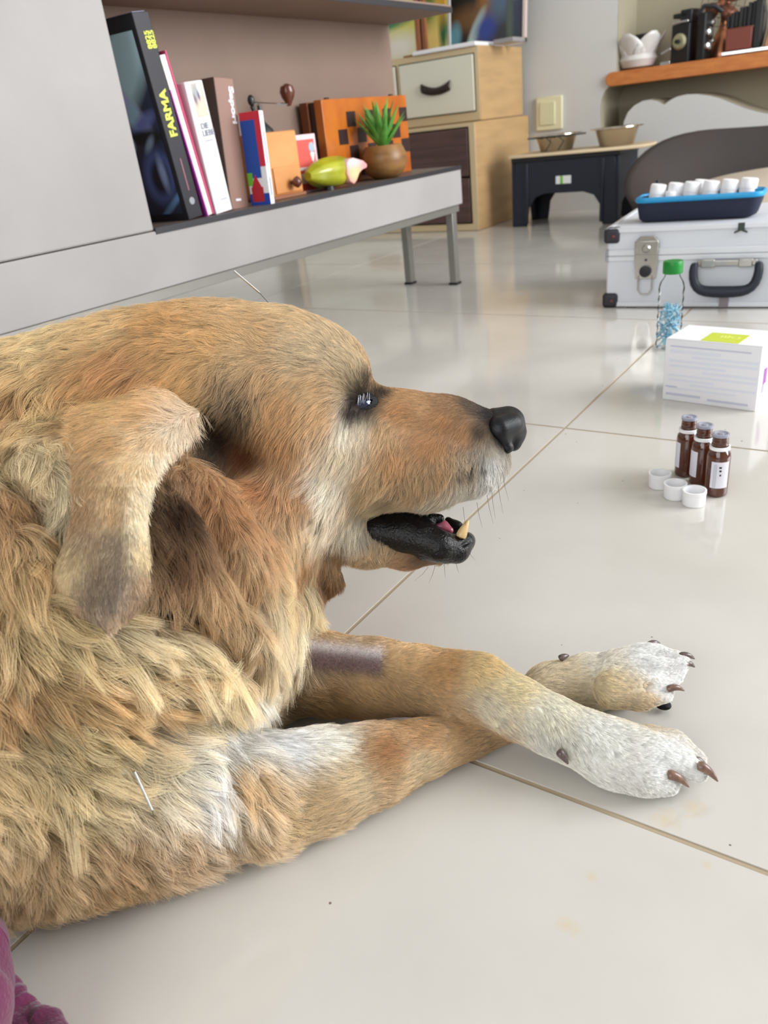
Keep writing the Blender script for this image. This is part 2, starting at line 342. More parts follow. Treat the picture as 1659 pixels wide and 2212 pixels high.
# red, blue and white paperback, turned so cover and spine show
r, th, h, tl = book('book', 'small red and blue paperback with a white spine, rightmost of the shelf books', (585, 437), (599, 435), (559, 238), .1, None, thick=.013, xoff=.018)
r.rotation_euler = (tl, 0, math.radians(5))
MB().box(-.046, 0, 0, th, 0, h).obj('cover', M_wc, r, bev=.0008)
cov = [('cover_print', (200, 40, 60), -.0458, -.0002, .42, .999), ('cover_print', (30, 74, 160), -.0458, -.013, .30, .915), ('cover_print', (22, 70, 165), -.0458, -.0002, .002, .13), ('cover_print', (185, 32, 50), -.040, -.013, .04, .2), ('cover_print', (110, 190, 60), -.0458, -.034, .22, .36)]
for k, (nm, c, xa, xb, a_, b_) in enumerate(cov): MB().box(xa, xb, -.0004-.0003*(k > 0)-.0003*(k > 2), 0, h*a_, h*b_).obj(nm, mat('cover_%d' % k, c, .4), r)
MB().prism([(-.038, h*.2), (-.028, h*.34), (-.016, h*.2)], -.0011, 0, 'xz').obj('cover_print', mat('cover_3', (185, 32, 50), .4), r)
MB().box(0, .0005, .004, .009, h*.45, h*.78).obj('spine_print', mat('pale_pink_print', (220, 180, 205), .5), r)
MB().box(0, .0005, .005, .008, h*.10, h*.30).obj('spine_print', M_gt, r)
# coffee mill
p = on_x(598, 432, -1.09); q = on_x(655, 405, -1.085); w_ = .096
top = on_x(615, 282, -1.085)[2]-SZ
ml = thing('coffee_mill', 'wooden hand coffee mill with iron crank, round wooden knob and small drawer', 'coffee mill', (-1.132, q[1]-w_/2+.004, SZ))
M_mw = mat('honey_wood', (222, 158, 98), .5, vrgb=(206, 138, 78), vscale=9, stretch=(4, 1, 2)); M_mk = mat('dark_turned_wood', (96, 46, 30), .25, coat=.4)
MB().box(-.044, .044, -w_/2, w_/2, .006, top).obj('body', M_mw, ml, bev=.003)
MB().box(-.048, .048, -w_/2-.004, w_/2+.004, 0, .007).obj('base_plate', mat('dull_wood', (150, 100, 72), .5), ml, bev=.002)
MB().box(.044, .047, -w_/2+.006, w_/2-.006, .010, top*.48).obj('drawer', M_mw, ml, bev=.0015)
MB().lathe([(.003, 0), (.004, .006), (.009, .010), (.011, .016), (.007, .022), (.001, .024)], 20, T(.047, .008, .028) @ RY(90)).obj('knob', M_mk, ml)
hp = on_x(541, 217, -1.13); kb = on_x(620, 203, -1.13)
hy, hz = hp[1]-(q[1]-w_/2), hp[2]-SZ; ky, kz = kb[1]-(q[1]-w_/2), kb[2]-SZ
M_iron = mat('dark_iron', (70, 74, 72), .4, metal=.7)
MB().lathe([(.022, 0), (.020, .006), (.012, .014), (.006, .022), (.004, .05)], 24, T(0, 0, top)).obj('hopper', M_iron, ml)
MB().tube([(0, 0, top+.04), (0, hy*.5, hz-.035), (0, hy, hz-.01)], .004, 8).ell((0, hy, hz), (.007, .007, .010)).obj('spindle', M_iron, ml)
MB().tube([(0, hy, hz-.004), (0, (hy+ky)/2, (hz+kz)/2-.012), (0, ky, kz-.018)], .0022, 6).obj('crank', M_chrome, ml)
MB().lathe([(.004, -.022), (.007, -.016), (.013, -.006), (.016, .004), (.013, .014), (.003, .019)], 20, T(0, ky, kz)).obj('crank_knob', M_mk, ml)
# small red and white card box
a = on_x(642, 345, -1.12); c = on_x(704, 285, -1.12)
cbx = thing('card_box', 'small white and coral red card box behind the ceramic fruit', 'box', (-1.135, a[1]-.003, SZ), (0, 0, math.radians(0)))
wd = .078; hh = c[2]-SZ
MB().box(-.012, .012, 0, wd, 0, hh).obj('carton', mat('pale_pink_card', (240, 205, 210), .5), cbx, bev=.001)
MB().box(.012, .0126, .004, wd-.008, .004, hh-.010).obj('front_print', mat('coral_print', (216, 92, 84), .5), cbx)
for k in range(5): MB().box(.0126, .013, .008+.0075*k, .0135+.0075*k, .018, .038).obj('letter_print', mat('white_print', (232, 230, 236), .5), cbx)
MB().box(.0126, .013, .010, .042, .044, .050).obj('letter_print', mat('white_print', (232, 230, 236), .5), cbx)
MB().lathe([(.010, 0), (.010, .0005)], 20, T(.0126, .060, hh-.026) @ RY(90)).obj('round_print', mat('grey_blue_print', (170, 186, 205), .5), cbx)
MB().prism([(.052, hh-.036), (.068, hh-.036), (.062, hh-.054), (.058, hh-.054)], .0126, .0131, 'yz').obj('figure_print', mat('white_print', (232, 230, 236), .5), cbx)
# folding game board
a = on_x(693, 215, -1.145); bq = on_x(876, 202, -1.145)
gy0, gy1, gz = a[1], bq[1], a[2]-SZ
gb = thing('folding_game_board', 'orange brown wooden folding chess box standing on edge against the shelf back', 'game board', (-1.145, gy0, SZ))
M_gw = mat('amber_wood', (196, 112, 38), .3, vrgb=(170, 84, 26), vscale=14, coat=.3); M_gd = mat('dark_stained_wood', (52, 34, 34), .35)
L = gy1-gy0
MB().box(-.022, 0, 0, L, 0, gz).obj('leaf', M_gw, gb, bev=.0015)
MB().box(-.060, -.038, -.004, L, 0, gz-.002).obj('leaf', mat('brown_stained_wood', (120, 66, 32), .35), gb, bev=.0015)
MB().box(-.0375, -.0225, .002, L, 0, gz-.004).obj('inner_board', M_gd, gb)
cs = L/9.5; ch = gz/5.6
for (i, j) in [(2, 3), (4, 3), (1, 2), (3, 2), (5, 2), (2, 1), (6, 3), (8, 3), (7, 2), (4, 1), (1, 0), (3, 0), (6, 1), (5, 0), (7, 0), (8, 1)]:
    MB().box(0, .0008, .012+cs*i*1.02, .012+cs*(i*1.02+.95), .012+ch*j*1.12, .012+ch*(j*1.12+1.0)).obj('dark_square', M_gd, gb)
for yy in (.04, L-.05): MB().lathe([(.004, 0), (.004, .012)], 12, T(-.01, yy, gz) @ RX(90)).obj('hinge', M_iron, gb)
# ceramic fruit
cb_ = on_x(722, 368, -1.085); ff = thing('ceramic_fruit', 'yellow green ceramic fruit with a pink cut face lying on the shelf', 'ornament', (-1.085, cb_[1]-.004, SZ))
M_fy = mat('yellow_green_glaze', (196, 194, 46), .3, vrgb=(140, 146, 32), vscale=16, coat=.4)
fy = MB(); fn = 28; fm = 14
for j in range(fm+1):
    t = j/fm; yy = -.068+.136*t; r_ = .030*math.sin(PI*min(max(t, .015), .985))**.42
    for i in range(fn):
        a_ = 2*PI*i/fn; rr = r_*(1-.10*abs(math.cos(a_*2.5+.3))**8); fy.v.append((rr*math.cos(a_), yy, .030+rr*.95*math.sin(a_)))
fy.f = [(j*fn+i, j*fn+(i+1) % fn, (j+1)*fn+(i+1) % fn, (j+1)*fn+i) for j in range(fm) for i in range(fn)]+[tuple(range(fn)), tuple(fm*fn+i for i in range(fn))]
fy.obj('body', M_fy, ff)
pk = [(.004, .042), (.012, .050), (.026, .051), (.040, .047), (.054, .043), (.064, .036), (.062, .030), (.050, .028), (.038, .022), (.028, .010), (.018, .004), (.008, .010), (.002, .026)]
MB().prism(pk, .016, .0325, 'yz').obj('cut_face', print_mat('pink_flesh', (238, 160, 160), [(.35, .45, .28, .3, 0, (232, 205, 150), .6), (.3, .9, .4, .25, 0, (246, 205, 205), .5)], axes='YZ'), ff, bev=.003, seg=3)
MB().lathe([(.010, 0), (.008, .01)], 12, T(.006, -.02, 0)).obj('foot', M_black, ff)
ff.scale = (1.2, 1.28, 1.12); ff.location.y -= .004
# wooden pot with spiky plant
pc = on_x(830, 335, -1.085); Zp = proj(pc)[2]; pr_ = 52/FPX*Zp
pt = thing('potted_succulent', 'round brown wooden pot with a spiky green plant at the shelf end', 'plant', (-1.086, pc[1], SZ))
pr_ = 0.054
MB().lathe([(.5*pr_, 0), (.82*pr_, .012), (1.0*pr_, .032), (.98*pr_, .052), (.86*pr_, .066), (.78*pr_, .072), (.72*pr_, .070), (.72*pr_, .062)], 36).obj('pot', mat('turned_brown_wood', (150, 110, 64), .4, vrgb=(120, 84, 46), vscale=10, stretch=(2, 2, 6)), pt)
MB().lathe([(.72*pr_, .060), (.1, .0)][:1]+[(.02*pr_, .062)], 24).obj('soil', mat('dark_soil', (50, 38, 30), .9), pt)
M_lf = mat('succulent_green', (112, 170, 78), .4, vrgb=(66, 130, 44), vscale=30)
for k in range(22):
    a_ = k*2.4; lean = .10+.55*(k/22)**.8; ln = .108-.028*(k/22)
    d = Vector((math.cos(a_)*math.sin(lean), math.sin(a_)*math.sin(lean), math.cos(lean)))
    pts_ = [Vector((0, 0, .062))+d*ln*t+Vector((math.cos(a_), math.sin(a_), 0))*(.004*t+.01*t*t) for t in np.linspace(0, 1, 7)]
    MB().tube(pts_, [.005, .0085, .0092, .0082, .0064, .0042, .0005], 8, flat=.4).obj('leaf', M_lf, pt)
# ================================================================== the dog
def tint(c): m = c.max(-1, keepdims=True); g = c.mean(-1, keepdims=True); c = c*.77+g*.23; sa = (m-c.min(-1, keepdims=True))/np.maximum(m, 1e-3); return np.clip(c*(1+sa*np.array([.0, .035, -.16]))*np.clip(m, .02, 1)**-.30*np.clip(m/.12, .5, 1)**.5, 0, .92)
def PX(u, v, Z, r): return (at(u, v, Z), r*Z/FPX)
def sdf_mesh(chains, cuts, lo, hi, h, k=0.012, floor=None):
    if lo is None:
        al = [q for c in chains for q in (c if isinstance(c, list) else c[0])]
        lo = np.min([np.asarray(p)-r_ for p, r_ in al], 0)-.004; hi = np.max([np.asarray(p)+r_ for p, r_ in al], 0)+.004
    lo = np.array(lo, float); hi = np.array(hi, float); n = np.ceil((hi-lo)/h).astype(int)+1
    D = np.full(n, 1.0, np.float32)
    ax = [lo[i]+h*np.arange(n[i]) for i in range(3)]
    def seg(a, ra, b, rb, kk, cut=False):
        a = np.asarray(a, float); b = np.asarray(b, float); R_ = max(ra, rb)+kk*1.5+2.5*h
        i0 = np.clip(((np.minimum(a, b)-R_-lo)/h).astype(int), 0, n-1); i1 = np.clip(((np.maximum(a, b)+R_-lo)/h).astype(int)+2, 1, n)
        if (i1 <= i0).any(): return
        X = ax[0][i0[0]:i1[0], None, None].astype(np.float32); Y = ax[1][None, i0[1]:i1[1], None].astype(np.float32); Z = ax[2][None, None, i0[2]:i1[2]].astype(np.float32)
        ab = b-a; L2 = float(ab@ab)
        if L2 < 1e-12: d = np.sqrt((X-a[0])**2+(Y-a[1])**2+(Z-a[2])**2)-ra
        else:
            t = np.clip(((X-a[0])*ab[0]+(Y-a[1])*ab[1]+(Z-a[2])*ab[2])/L2, 0, 1).astype(np.float32)
            d = np.sqrt((X-a[0]-t*ab[0])**2+(Y-a[1]-t*ab[1])**2+(Z-a[2]-t*ab[2])**2)-(ra+(rb-ra)*t)
        S = D[i0[0]:i1[0], i0[1]:i1[1], i0[2]:i1[2]]
        if cut:
            d = -d; hh = np.clip(.5-.5*(S-d)/kk, 0, 1); S[...] = S*(1-hh)+d*hh+kk*hh*(1-hh)
        else:
            hh = np.clip(.5+.5*(S-d)/kk, 0, 1); S[...] = S*(1-hh)+d*hh-kk*hh*(1-hh)
    for c in chains:
        pts, kk = (c, k) if isinstance(c, list) else c
        if len(pts) == 1: seg(pts[0][0], pts[0][1], pts[0][0], pts[0][1], kk)
        for (a, ra), (b, rb) in zip(pts[:-1], pts[1:]): seg(a, ra, b, rb, kk)
    for c in cuts:
        pts, kk = (c, k) if isinstance(c, list) else c
        if len(pts) == 1: seg(pts[0][0], pts[0][1], pts[0][0], pts[0][1], kk, True)
        for (a, ra), (b, rb) in zip(pts[:-1], pts[1:]): seg(a, ra, b, rb, kk, True)
    if floor is not None: D = np.maximum(D, (floor-ax[2])[None, None, :].astype(np.float32))
    # surface nets
    s = D < 0; c8 = np.zeros(n-1, np.int8)
    for dx in (0, 1):
        for dy in (0, 1):
            for dz in (0, 1): c8 += s[dx:n[0]-1+dx, dy:n[1]-1+dy, dz:n[2]-1+dz]
    act = (c8 > 0) & (c8 < 8); idx = np.argwhere(act); vid = np.full(n-1, -1, np.int32); vid[act] = np.arange(len(idx))
    acc = np.zeros((len(idx), 3)); cnt = np.zeros(len(idx))
    cr = [np.array(o) for o in ((0, 0, 0), (1, 0, 0), (0, 1, 0), (1, 1, 0), (0, 0, 1), (1, 0, 1), (0, 1, 1), (1, 1, 1))]
    for i in range(8):
        for j in range(i+1, 8):
            if np.abs(cr[i]-cr[j]).sum() != 1: continue
            A = idx+cr[i]; B = idx+cr[j]; da = D[A[:, 0], A[:, 1], A[:, 2]]; db = D[B[:, 0], B[:, 1], B[:, 2]]
            m = (da < 0) != (db < 0); t = np.where(m, da/np.where(m, da-db, 1), 0)
            acc += np.where(m[:, None], A+(B-A)*t[:, None], 0); cnt += m
    V = lo+h*acc/cnt[:, None]; F = []
    for a in range(3):
        b, c = (a+1) % 3, (a+2) % 3
        sl0 = [slice(None)]*3; sl1 = [slice(None)]*3; sl0[a] = slice(0, -1); sl1[a] = slice(1, None)
        for q in (b, c): sl0[q] = slice(1, -1); sl1[q] = slice(1, -1)
        s0 = s[tuple(sl0)]; s1 = s[tuple(sl1)]; e = np.argwhere(s0 != s1); inside = s0[e[:, 0], e[:, 1], e[:, 2]]
        e = e.copy(); e[:, b] += 1; e[:, c] += 1
        def g(db, dc):
            q = e.copy(); q[:, b] -= db; q[:, c] -= dc; return vid[q[:, 0], q[:, 1], q[:, 2]]
        Q = np.stack([g(1, 1), g(0, 1), g(0, 0), g(1, 0)], 1); Q[~inside] = Q[~inside][:, ::-1]; F.append(Q)
    F = np.concatenate(F); return V, F[(F >= 0).all(1)]
def np_mesh(name, V, F, m, smooth_it=0):
    me = bpy.data.meshes.new(name); me.vertices.add(len(V)); me.vertices.foreach_set('co', V.astype(np.float32).ravel())
    k = F.shape[1]; me.loops.add(F.size); me.loops.foreach_set('vertex_index', F.astype(np.int32).ravel())
    me.polygons.add(len(F)); me.polygons.foreach_set('loop_start', np.arange(0, F.size, k, dtype=np.int32)); me.update(); me.validate()
    me.shade_smooth(); me.materials.append(m); return me
def laplace(V, F, it, lam=.5):
    E = np.concatenate([F[:, [i, (i+1) % 4]] for i in range(4)]); 
    for _ in range(it):
        S = np.zeros_like(V); C = np.zeros(len(V)); 
        for a, b in ((0, 1), (1, 0)):
            for q in range(3): S[:, q] += np.bincount(E[:, a], V[E[:, b], q], len(V))
            C += np.bincount(E[:, a], minlength=len(V))
        V = V+lam*(S/C[:, None]-V)
    return V

ZM = .60
Wp = lambda x, y, z, r: (np.array([x, y, z]), r)
def FL(u, v, z, r): return (on_z(u, v, z), r)
chains = [
    # skull, brow, neck
    [PX(610, 822, ZM, 150), PX(500, 850, ZM, 180), PX(400, 885, ZM, 205), PX(270, 925, .605, 215), PX(110, 990, .61, 240), PX(-80, 1060, .62, 285)],
    [PX(700, 820, ZM, 100), PX(640, 830, ZM, 130)],
    ([PX(745, 815, .572, 52), PX(680, 830, .570, 60)], .012),
    # muzzle
    ([PX(820, 925, ZM, 88), PX(880, 930, ZM, 78), PX(970, 932, ZM, 68), PX(1042, 936, ZM, 53)], .014),
    ([PX(1040, 975, ZM, 56), PX(1062, 990, ZM, 36)], .010),
    ([PX(700, 960, .59, 130), PX(800, 1000, .586, 92), PX(920, 1022, .584, 72), PX(1025, 1010, .590, 60)], .014),
    ([PX(760, 1015, .606, 95), PX(900, 1020, .612, 78), PX(1020, 1005, .610, 60)], .014),
    # cheek and jaw
    ([PX(640, 960, .573, 115), PX(640, 1060, .574, 105), PX(600, 1110, .574, 95), PX(625, 1200, .580, 62)], .02),
    ([PX(700, 1110, ZM, 85), PX(790, 1172, ZM, 46), PX(880, 1194, ZM, 30), PX(955, 1194, ZM, 22)], .012),
    ([PX(640, 1150, ZM, 80), PX(700, 1200, ZM, 26)], .014),
    ([PX(705, 1215, .595, 22), PX(722, 1258, .595, 17), PX(708, 1280, .596, 10)], .008),
    # throat, ruff, chest
    [PX(560, 1080, ZM, 150), PX(470, 1150, .61, 190), PX(380, 1260, .60, 230), PX(330, 1400, .585, 250)],
    ([PX(560, 1180, .60, 95), PX(585, 1300, .60, 85), PX(560, 1400, .60, 100), PX(500, 1500, .59, 120)], .02),
    ([PX(600, 1285, .585, 55), PX(650, 1310, .585, 36)], .012), ([PX(600, 1360, .588, 60), PX(645, 1380, .588, 30)], .015),
    [PX(420, 1440, .57, 185), PX(320, 1560, .53, 190)],
    # trunk, continuing out of the picture
    ([Wp(-.42, .25, .125, .118), Wp(-.56, .14, .135, .132), Wp(-.68, -.02, .130, .136), Wp(-.76, -.20, .115, .122), Wp(-.79, -.28, .09, .10)], .04),
    ([Wp(-.70, -.26, .085, .080), Wp(-.62, -.20, .04, .036), Wp(-.58, -.12, .022, .020)], .03),
    ([Wp(-.80, -.34, .07, .04), Wp(-.84, -.45, .02, .018), Wp(-.80, -.58, .018, .014)], .02),
    ([FL(-120, 1700, .07, .066), FL(60, 1710, .065, .062), FL(250, 1720, .052, .049), FL(380, 1740, .042, .04)], .03),
    # shoulder and near foreleg
    ([PX(150, 1500, .53, 200), PX(300, 1590, .51, 185), PX(420, 1690, .488, 120)], .03),
    ([FL(430, 1735, .036, .036), FL(560, 1715, .034, .034), FL(680, 1685, .031, .030), FL(800, 1652, .026, .0245), FL(910, 1618, .020, .0195)], .012),
    ([FL(910, 1618, .020, .0195), FL(1010, 1588, .0160, .0155), FL(1090, 1556, .0155, .0145), FL(1190, 1488, .018, .0185), FL(1270, 1474, .019, .0205), FL(1345, 1468, .0185, .0195)], .004),
    # far foreleg
    ([PX(500, 1440, .585, 100), PX(590, 1460, .585, 85), PX(700, 1452, .580, 80), PX(800, 1460, .572, 76), PX(900, 1468, .558, 74)], .012),
    ([PX(900, 1468, .558, 74), PX(1035, 1486, .535, 73)], .003),
    ([PX(1035, 1486, .535, 72), PX(1110, 1525, .523, 66), PX(1190, 1565, .514, 62), PX(1265, 1598, .507, 62), PX(1340, 1632, .503, 70)], .004),
    # near-paw toes (paw of the far foreleg)
    ([PX(1320, 1630, .503, 66), PX(1400, 1650, .495, 62)], .010),
    ([PX(1330, 1658, .492, 40), PX(1390, 1680, .486, 36), PX(1442, 1692, .483, 27)], .0045),
    ([PX(1390, 1620, .497, 42), PX(1450, 1640, .492, 38), PX(1505, 1665, .488, 26)], .0045),
    ([PX(1400, 1600, .510, 36), PX(1450, 1612, .507, 34), PX(1500, 1640, .505, 24)], .0045),
    ([PX(1200, 1600, .512, 26), PX(1212, 1622, .510, 16)], .006),
    # far-paw toes
    ([PX(1330, 1440, .558, 36), PX(1390, 1420, .556, 30), PX(1415, 1408, .556, 20)], .005),
    ([PX(1340, 1450, .552, 40), PX(1410, 1435, .548, 38), PX(1462, 1432, .546, 28)], .005),
    ([PX(1330, 1470, .545, 40), PX(1400, 1465, .541, 36), PX(1450, 1462, .540, 24)], .005),
    ([PX(1320, 1490, .537, 38), PX(1380, 1498, .534, 34), PX(1435, 1498, .533, 22)], .005),
]
cuts = [
    ([PX(1385, 1630, .4775, 8), PX(1425, 1646, .4745, 13), PX(1470, 1678, .4755, 15)], .004), ([PX(1450, 1604, .486, 10), PX(1510, 1632, .487, 13)], .004),
    ([PX(1375, 1490, .5290, 9), PX(1450, 1482, .5285, 14)], .004), ([PX(1390, 1450, .5345, 9), PX(1465, 1452, .5345, 12)], .004), ([PX(1390, 1414, .543, 9), PX(1450, 1414, .543, 11)], .004),
    ([PX(405, 955, .518, 30), PX(465, 955, .524, 56), PX(520, 975, .528, 50), PX(480, 1030, .528, 34)], .007),
    ([PX(400, 1060, .520, 50), PX(415, 1130, .510, 78), PX(425, 1220, .503, 84), PX(430, 1290, .495, 60)], .012),
]
# creases of the coat: where the neck fur overhangs the shoulder and the cheek fur overhangs the throat
v0_, f0_ = sdf_mesh(chains, cuts, (-.94, -.64, 0.0), (0.01, .74, .35), .009, k=.022, floor=.0012)
bv0 = BVHTree.FromPolygons(v0_.tolist(), f0_.tolist(), epsilon=0)
def crease(pts, r_, deep, kk):
    o = []
    for u, v in pts:
        d = Vector(ray(u, v)).normalized(); loc = bv0.ray_cast(Vector((0, 0, CAM_H)), d)[0]
        o.append((np.array(loc+d*deep), r_))
    cuts.append((o, kk))
crease([(-60, 900), (10, 1000), (60, 1085), (110, 1160), (160, 1230), (230, 1290)], .012, -.002, .010)
crease([(435, 1075), (468, 1135), (495, 1195), (525, 1255), (548, 1300)], .010, .001, .007)
crease([(310, 1318), (370, 1328), (430, 1342), (490, 1374), (535, 1420), (560, 1470)], .009, .001, .008)
crease([(60, 1590), (150, 1640), (240, 1640)], .007, -.001, .012)
V, F = sdf_mesh(chains, cuts, (-.94, -.64, 0.0), (0.01, .74, .35), .0034, k=.022, floor=.0012)
V = laplace(V, F, 2)
dog_surface = (V, F)
tri = np.concatenate([F[:, [0, 1, 2]], F[:, [0, 2, 3]]])
BV = BVHTree.FromPolygons(V.tolist(), F.tolist(), epsilon=0)
CAMP = Vector((0, 0, CAM_H))
def hit(u, v, Zd=.56, bv=None):
    d = Vector(ray(u, v)).normalized(); loc, nor, i, dist = (bv or BV).ray_cast(CAMP, d)
    if loc is None: loc, nor, i, dist = (bv or BV).find_nearest(Vector(at(u, v, Zd)))
    if nor.dot(d) > 0: nor = -nor
    return loc, nor
# coat, with shade coloured into the neck recess beside the ear: (u, v, flow_u, flow_v, length_mm, R, G, B)
A = """900 862 -1 .0 6 198 152 108;960 868 -1 0 5 165 125 92;1015 876 -1 0 4 88 72 62;1045 890 -1 .2 3 58 50 48;985 885 -.9 .3 5 150 112 82
960 905 -.8 .5 6 186 134 88;860 890 -.7 .5 7 196 142 94;930 960 -.5 .85 8 184 132 88;1005 935 -.6 .7 6 178 130 90;1040 945 -.4 .9 5 120 98 80
1050 970 -.2 1 6 150 138 126;1060 1000 -.1 1 8 205 202 198;1065 1035 0 1 9 215 212 208;1010 1010 -.3 1 8 160 140 118;1000 1055 -.3 1 9 188 178 166;955 1015 -.5 .9 9 172 136 100
900 1050 -.5 .9 10 180 148 114;945 1085 -.7 .6 9 192 176 156;870 1085 -.7 .6 11 196 168 136;850 990 -.4 1 10 198 152 108;800 1040 -.5 .85 13 208 176 138;810 1100 -.6 .8 14 205 182 150
785 925 -.1 1 10 222 206 186;745 925 -.3 1 11 228 218 204;820 930 -.2 1 9 206 170 130;740 1000 -.4 .9 14 224 206 182;700 1050 -.5 .85 17 238 228 214;690 1130 -.3 1 20 238 224 206
760 1150 -.1 1 13 225 215 200;800 1200 -.5 .5 8 206 178 146;900 1218 -1 .1 6 180 140 108;720 1225 -.1 1 9 190 150 112;720 1270 0 1 7 150 112 80;650 1220 -.1 1 14 190 146 104
825 845 .1 -1 5 190 150 112;735 770 -.5 -.4 8 214 190 160;770 800 -.3 -.8 7 208 184 152;680 850 -.8 .3 9 212 174 132;640 760 -1 -.1 10 216 188 154;560 720 -1 0 11 220 182 138
650 690 -.9 -.3 9 220 188 148;700 720 -.7 -.5 8 222 196 164;700 900 -.7 .6 11 218 176 130;620 880 -.7 .6 11 212 166 116;560 820 -.6 .7 12 202 164 124;600 960 -.3 1 13 208 156 106
520 780 -.8 .3 12 208 172 130;505 850 -.5 .8 12 150 124 98
630 1060 -.5 .9 16 212 164 120;560 1080 -.6 .7 17 204 148 98;560 1150 -.3 1 20 212 166 120;625 1160 -.2 1 20 226 196 158;530 1230 -.1 1 24 208 166 120;480 1090 -.2 1 22 190 134 86
450 750 -1 .05 15 222 176 118;350 710 -1 .1 18 220 168 104;230 720 -1 .15 22 232 194 140;100 745 -.9 .3 26 236 204 150;20 770 -.8 .4 28 232 196 140;400 830 -.9 .5 16 222 174 112
280 800 -1 .25 20 212 154 94;330 880 -.8 .6 15 214 156 100;180 850 -.8 .5 24 220 168 104;100 880 -.4 .9 30 228 190 124;30 880 -.2 1 30 206 156 94;60 1000 .3 1 32 232 210 166
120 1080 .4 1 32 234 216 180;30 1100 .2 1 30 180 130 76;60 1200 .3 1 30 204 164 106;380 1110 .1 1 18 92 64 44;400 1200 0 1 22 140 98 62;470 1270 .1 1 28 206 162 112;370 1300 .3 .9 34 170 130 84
610 1270 .7 .5 28 236 210 162;660 1290 .7 .6 34 236 216 176;590 1330 .4 .9 38 240 222 188;640 1350 .1 1 40 242 232 210;560 1400 -.1 1 40 226 202 164;620 1430 -.2 1 30 220 204 178;500 1380 .3 .9 38 196 154 104
100 1370 .9 .4 38 222 192 130;250 1400 .95 .3 42 236 216 172;400 1400 .9 .4 42 236 214 168;480 1450 .9 .4 42 238 216 170;150 1490 .9 .3 36 214 168 98;300 1530 .95 .25 36 214 170 108
430 1540 .95 .15 34 230 206 158;30 1480 .4 .9 34 200 150 86;30 1600 .6 .8 34 200 170 118;150 1590 .8 .25 36 228 204 148;150 1700 .6 .8 34 212 188 140;300 1660 .8 .45 34 222 202 162
400 1630 .9 .35 30 246 238 222;500 1600 .6 .5 26 252 248 242;420 1730 .7 .6 26 252 250 246;350 1790 .7 .6 24 216 190 160;350 1700 .7 .5 28 238 228 208;450 1680 .7 .6 26 253 251 248;560 1530 .6 .6 24 250 246 238;470 1770 .7 .6 22 242 234 222;520 1690 .5 .7 20 230 192 142;560 1560 .6 .5 22 236 228 214;100 1820 .5 .8 24 190 156 114;250 1820 .6 .7 24 184 146 106
380 1820 .6 .8 26 192 154 114;500 1800 .7 .7 20 204 170 130;50 1920 .1 1 22 206 176 134;250 1900 .3 1 16 196 158 112;620 1770 .8 .4 13 212 182 142;610 1610 .9 .1 13 252 250 247;700 1600 .9 0 11 246 240 230
740 1680 .9 .1 11 214 190 156;820 1630 .9 -.1 9 194 150 106;680 1740 .9 .1 11 208 178 140;900 1590 .9 -.2 8 196 152 108;1000 1585 .9 -.2 6 184 144 102;900 1660 .9 -.3 8 206 180 146;1060 1598 .9 -.3 6 180 144 106
700 1370 .95 .1 5 222 186 146;900 1405 .95 .1 5 224 184 138;800 1480 .95 .05 6 196 158 114;950 1445 .95 .15 5.5 192 146 96;700 1510 .9 0 10 168 130 88;620 1480 .8 .2 14 190 156 114;1050 1440 .95 .3 5.5 218 188 138
900 1510 .95 .1 6 184 148 108;1100 1480 .9 .4 5.5 228 210 172;1060 1535 .8 .5 5.5 226 214 194;1180 1550 .9 .4 5 234 228 212;1180 1610 .8 .5 5 222 218 210;1300 1600 .9 .4 4.5 240 238 232;1450 1650 .9 .3 3.5 242 241 238;1350 1690 .9 .3 3.5 234 231 226
1215 1460 .9 -.2 7 228 210 184;1300 1480 .9 .1 6 222 202 168;1300 1430 .9 -.1 4.5 236 228 216;1400 1420 .95 0 3.5 242 241 239;1440 1470 .9 .1 3.2 242 240 238;1380 1510 .9 .1 3.5 214 190 160""".replace('\n', ';').split(';')
A = np.array([[float(x) for x in r.split()] for r in A])
AP = np.array([hit(r[0], r[1])[0] for r in A]); AD = np.array([RW @ np.array([r[2], r[3], 0])/math.hypot(r[2], r[3]) for r in A])
AL = A[:, 4]/1000; AL = np.where(AL > .02, AL*.85, AL); AC = tint(np.array([lin(r[5:8])[:3] for r in A])); lg_ = np.clip((AL-.012)/.02, 0, 1)[:, None]; AC = AC*(1-.30*lg_)+.30*lg_*(AC.mean(1, keepdims=True)*np.array([1.12, .98, .80])*1.08)
